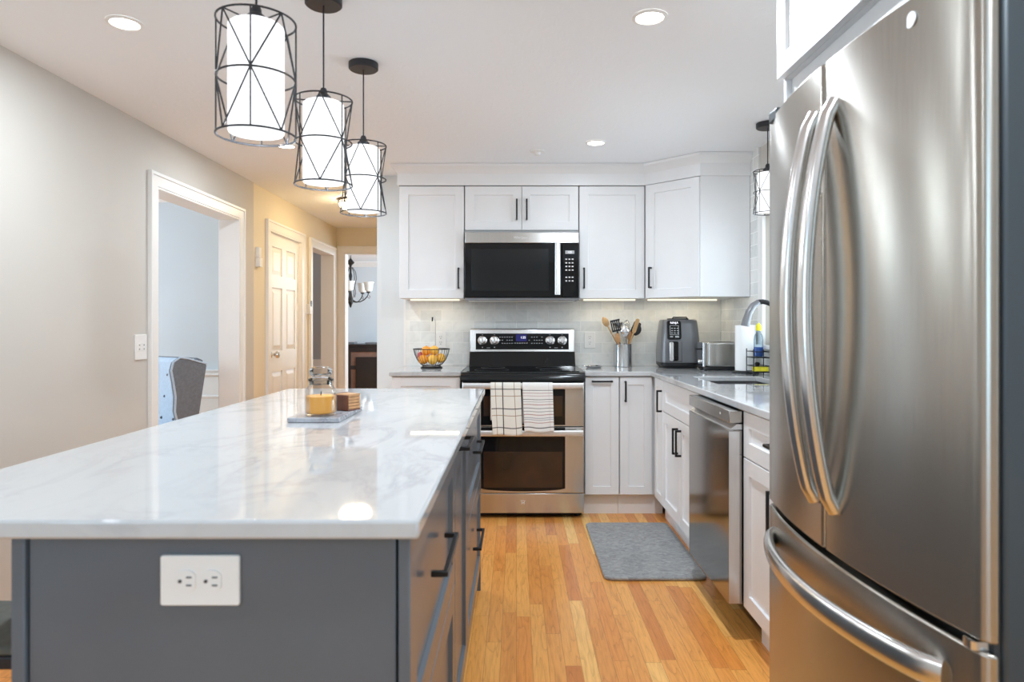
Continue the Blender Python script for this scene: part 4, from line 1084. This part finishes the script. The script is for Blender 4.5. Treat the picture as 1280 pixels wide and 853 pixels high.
MB().prism([(-.03, .42), (.05, .98), (.10, .96), (.10, .94), (.02, .40)], -.27, .27, 'x').build('backrest', 'chair_fabric', wc, bevel=.008)
MB().prism([(-.07, .44), (.0, .95), (.045, .975), (-.02, .44)], -.26, .26, 'x').build('back_cushion', 'chair_inner', wc, bevel=.01)
for k in range(3):
    for j_ in range(3):
        MB().ball((-.16+.16*k, -.055+.03*j_*.75, .55+j_*.15), .010, n=10, m=6).build('button', 'chair_fabric', wc)
MB().prism(rrect(-.30, .30, -.50, .02, .05), .36, .48).build('seat', 'chair_fabric', wc, bevel=.025, seg=3)
for x_, y_ in ((-.25, -.44), (.25, -.44), (-.25, -.03), (.25, -.03)): MB().cyl((x_, y_, .37), (x_*1.04, y_*1.02, 0), .022, .013).build('leg', 'espresso', wc)
wc.location = (-2.495, 4.885, 0); wc.rotation_euler = (0, 0, R(-35))

# ------------------------------------------------------------------ dining room
chx, chy = -2.33, 9.55
cl = thing('chandelier', 'dark iron chandelier with frosted bell shades beyond the hall', 'chandelier', (chx, chy, CEIL))
MB().lathe([(.055, CEIL-.001), (.050, CEIL-.02), (.015, CEIL-.035)], (chx, chy, 0), 24).build('canopy', 'dark_iron', cl)
b = MB(); z_ = CEIL-.035
while z_ > 2.16: b.torus((chx, chy, z_-.018), .010, .0025, 12, 5, axis='y'); z_ -= .025
b.cyl((chx, chy, CEIL-.035), (chx, chy, 2.13), .002, n=6)
b.build('chain', 'dark_iron', cl)
MB().lathe([(.006, 2.15), (.03, 2.12), (.055, 2.09), (.05, 2.08), (.018, 2.05), (.014, 1.95), (.024, 1.90), (.014, 1.84), (.012, 1.70), (.022, 1.62), (.038, 1.57), (.042, 1.54), (.022, 1.50), (.008, 1.455)], (chx, chy, 0), 20).build('stem', 'dark_iron', cl)
for k in range(5):
    a = R(-8+72*k); ca, sa = cos(a), sin(a)
    P = lambda r, z_: (chx+r*ca, chy+r*sa, z_)
    am = MB().tube([P(.03, 1.56), P(.08, 1.535), P(.14, 1.535), P(.20, 1.565), P(.245, 1.61), P(.262, 1.655)], .007, 8)
    am.tube([P(.25, 1.60), P(.275, 1.58), P(.285, 1.61), P(.268, 1.625)], .004, 6)
    am.tube([P(.03, 2.02), P(.075, 1.95), P(.085, 1.86), P(.06, 1.74), P(.075, 1.66), P(.06, 1.60)], .005, 8)
    am = am.build('arm', 'dark_iron', cl, smooth=60)
    q = P(.262, 0)
    MB().lathe([(.010, 1.655), (.026, 1.662), (.028, 1.675), (.014, 1.68)], (q[0], q[1], 0), 16).build('cup', 'dark_iron', am)
    MB().lathe([(.022, 1.676), (.050, 1.692), (.058, 1.735), (.060, 1.775), (.074, 1.812), (.071, 1.812), (.056, 1.775), (.054, 1.735), (.046, 1.696)], (q[0], q[1], 0), 24, True, False).build('shade', 'shade_glass', am)
sbx0, sbx1, sby = -2.74, -1.35, 10.9
sbd = thing('sideboard', 'dark wood sideboard with brown lattice front beyond the hall doorway', 'sideboard', ((sbx0+sbx1)/2, 11.2, 0))
MB().box(sbx0, sbx1, sby, 11.55, .08, .86).build('carcass', 'cabinet_brown', sbd, smooth=0)
MB().box(sbx0-.03, sbx1+.03, sby-.03, 11.57, .86, .90).build('top', 'espresso', sbd, bevel=.004)
b = MB(); b.cells([sbx0, sbx0+.09, sbx0+.55, sbx0+.66, sbx1-.55, sbx1-.09, sbx1], [.08, .17, .50, .56, .78, .86], lambda i, j: i in (0, 2, 5) or j in (0, 4) or (j == 2), sby-.02, sby+.0, lambda u_, v_, w_: (u_, w_, v_))
b.build('front_frame', 'espresso', sbd, bevel=.004)
for x_ in (sbx0+.05, sbx1-.05):
    for y_ in (sby+.04, 11.5): MB().box(x_-.03, x_+.03, y_-.03, y_+.03, 0, .08).build('foot', 'espresso', sbd, smooth=0)
for x0_, x1_ in ((sbx0+.17, sbx0+.60), (sbx0+.72, sbx1-.14)):
    MB().box(x0_, x1_, sby-.035, sby-.019, .20, .70).build('door_panel', 'espresso', sbd, bevel=.004)
tag(MB().box(-2.73, -2.62, 11.0, 11.2, .9005, .935).build('storage_box', 'charcoal_plastic', bevel=.004, org=(-2.68, 11.1, .9)), 'small dark flat box at the end of the sideboard', 'box')
tag(MB().box(-2.45, -2.15, 11.0, 11.25, .9005, .93).build('storage_tray', 'charcoal_plastic', bevel=.004, org=(-2.3, 11.1, .9)), 'wider dark flat tray on the sideboard', 'tray')
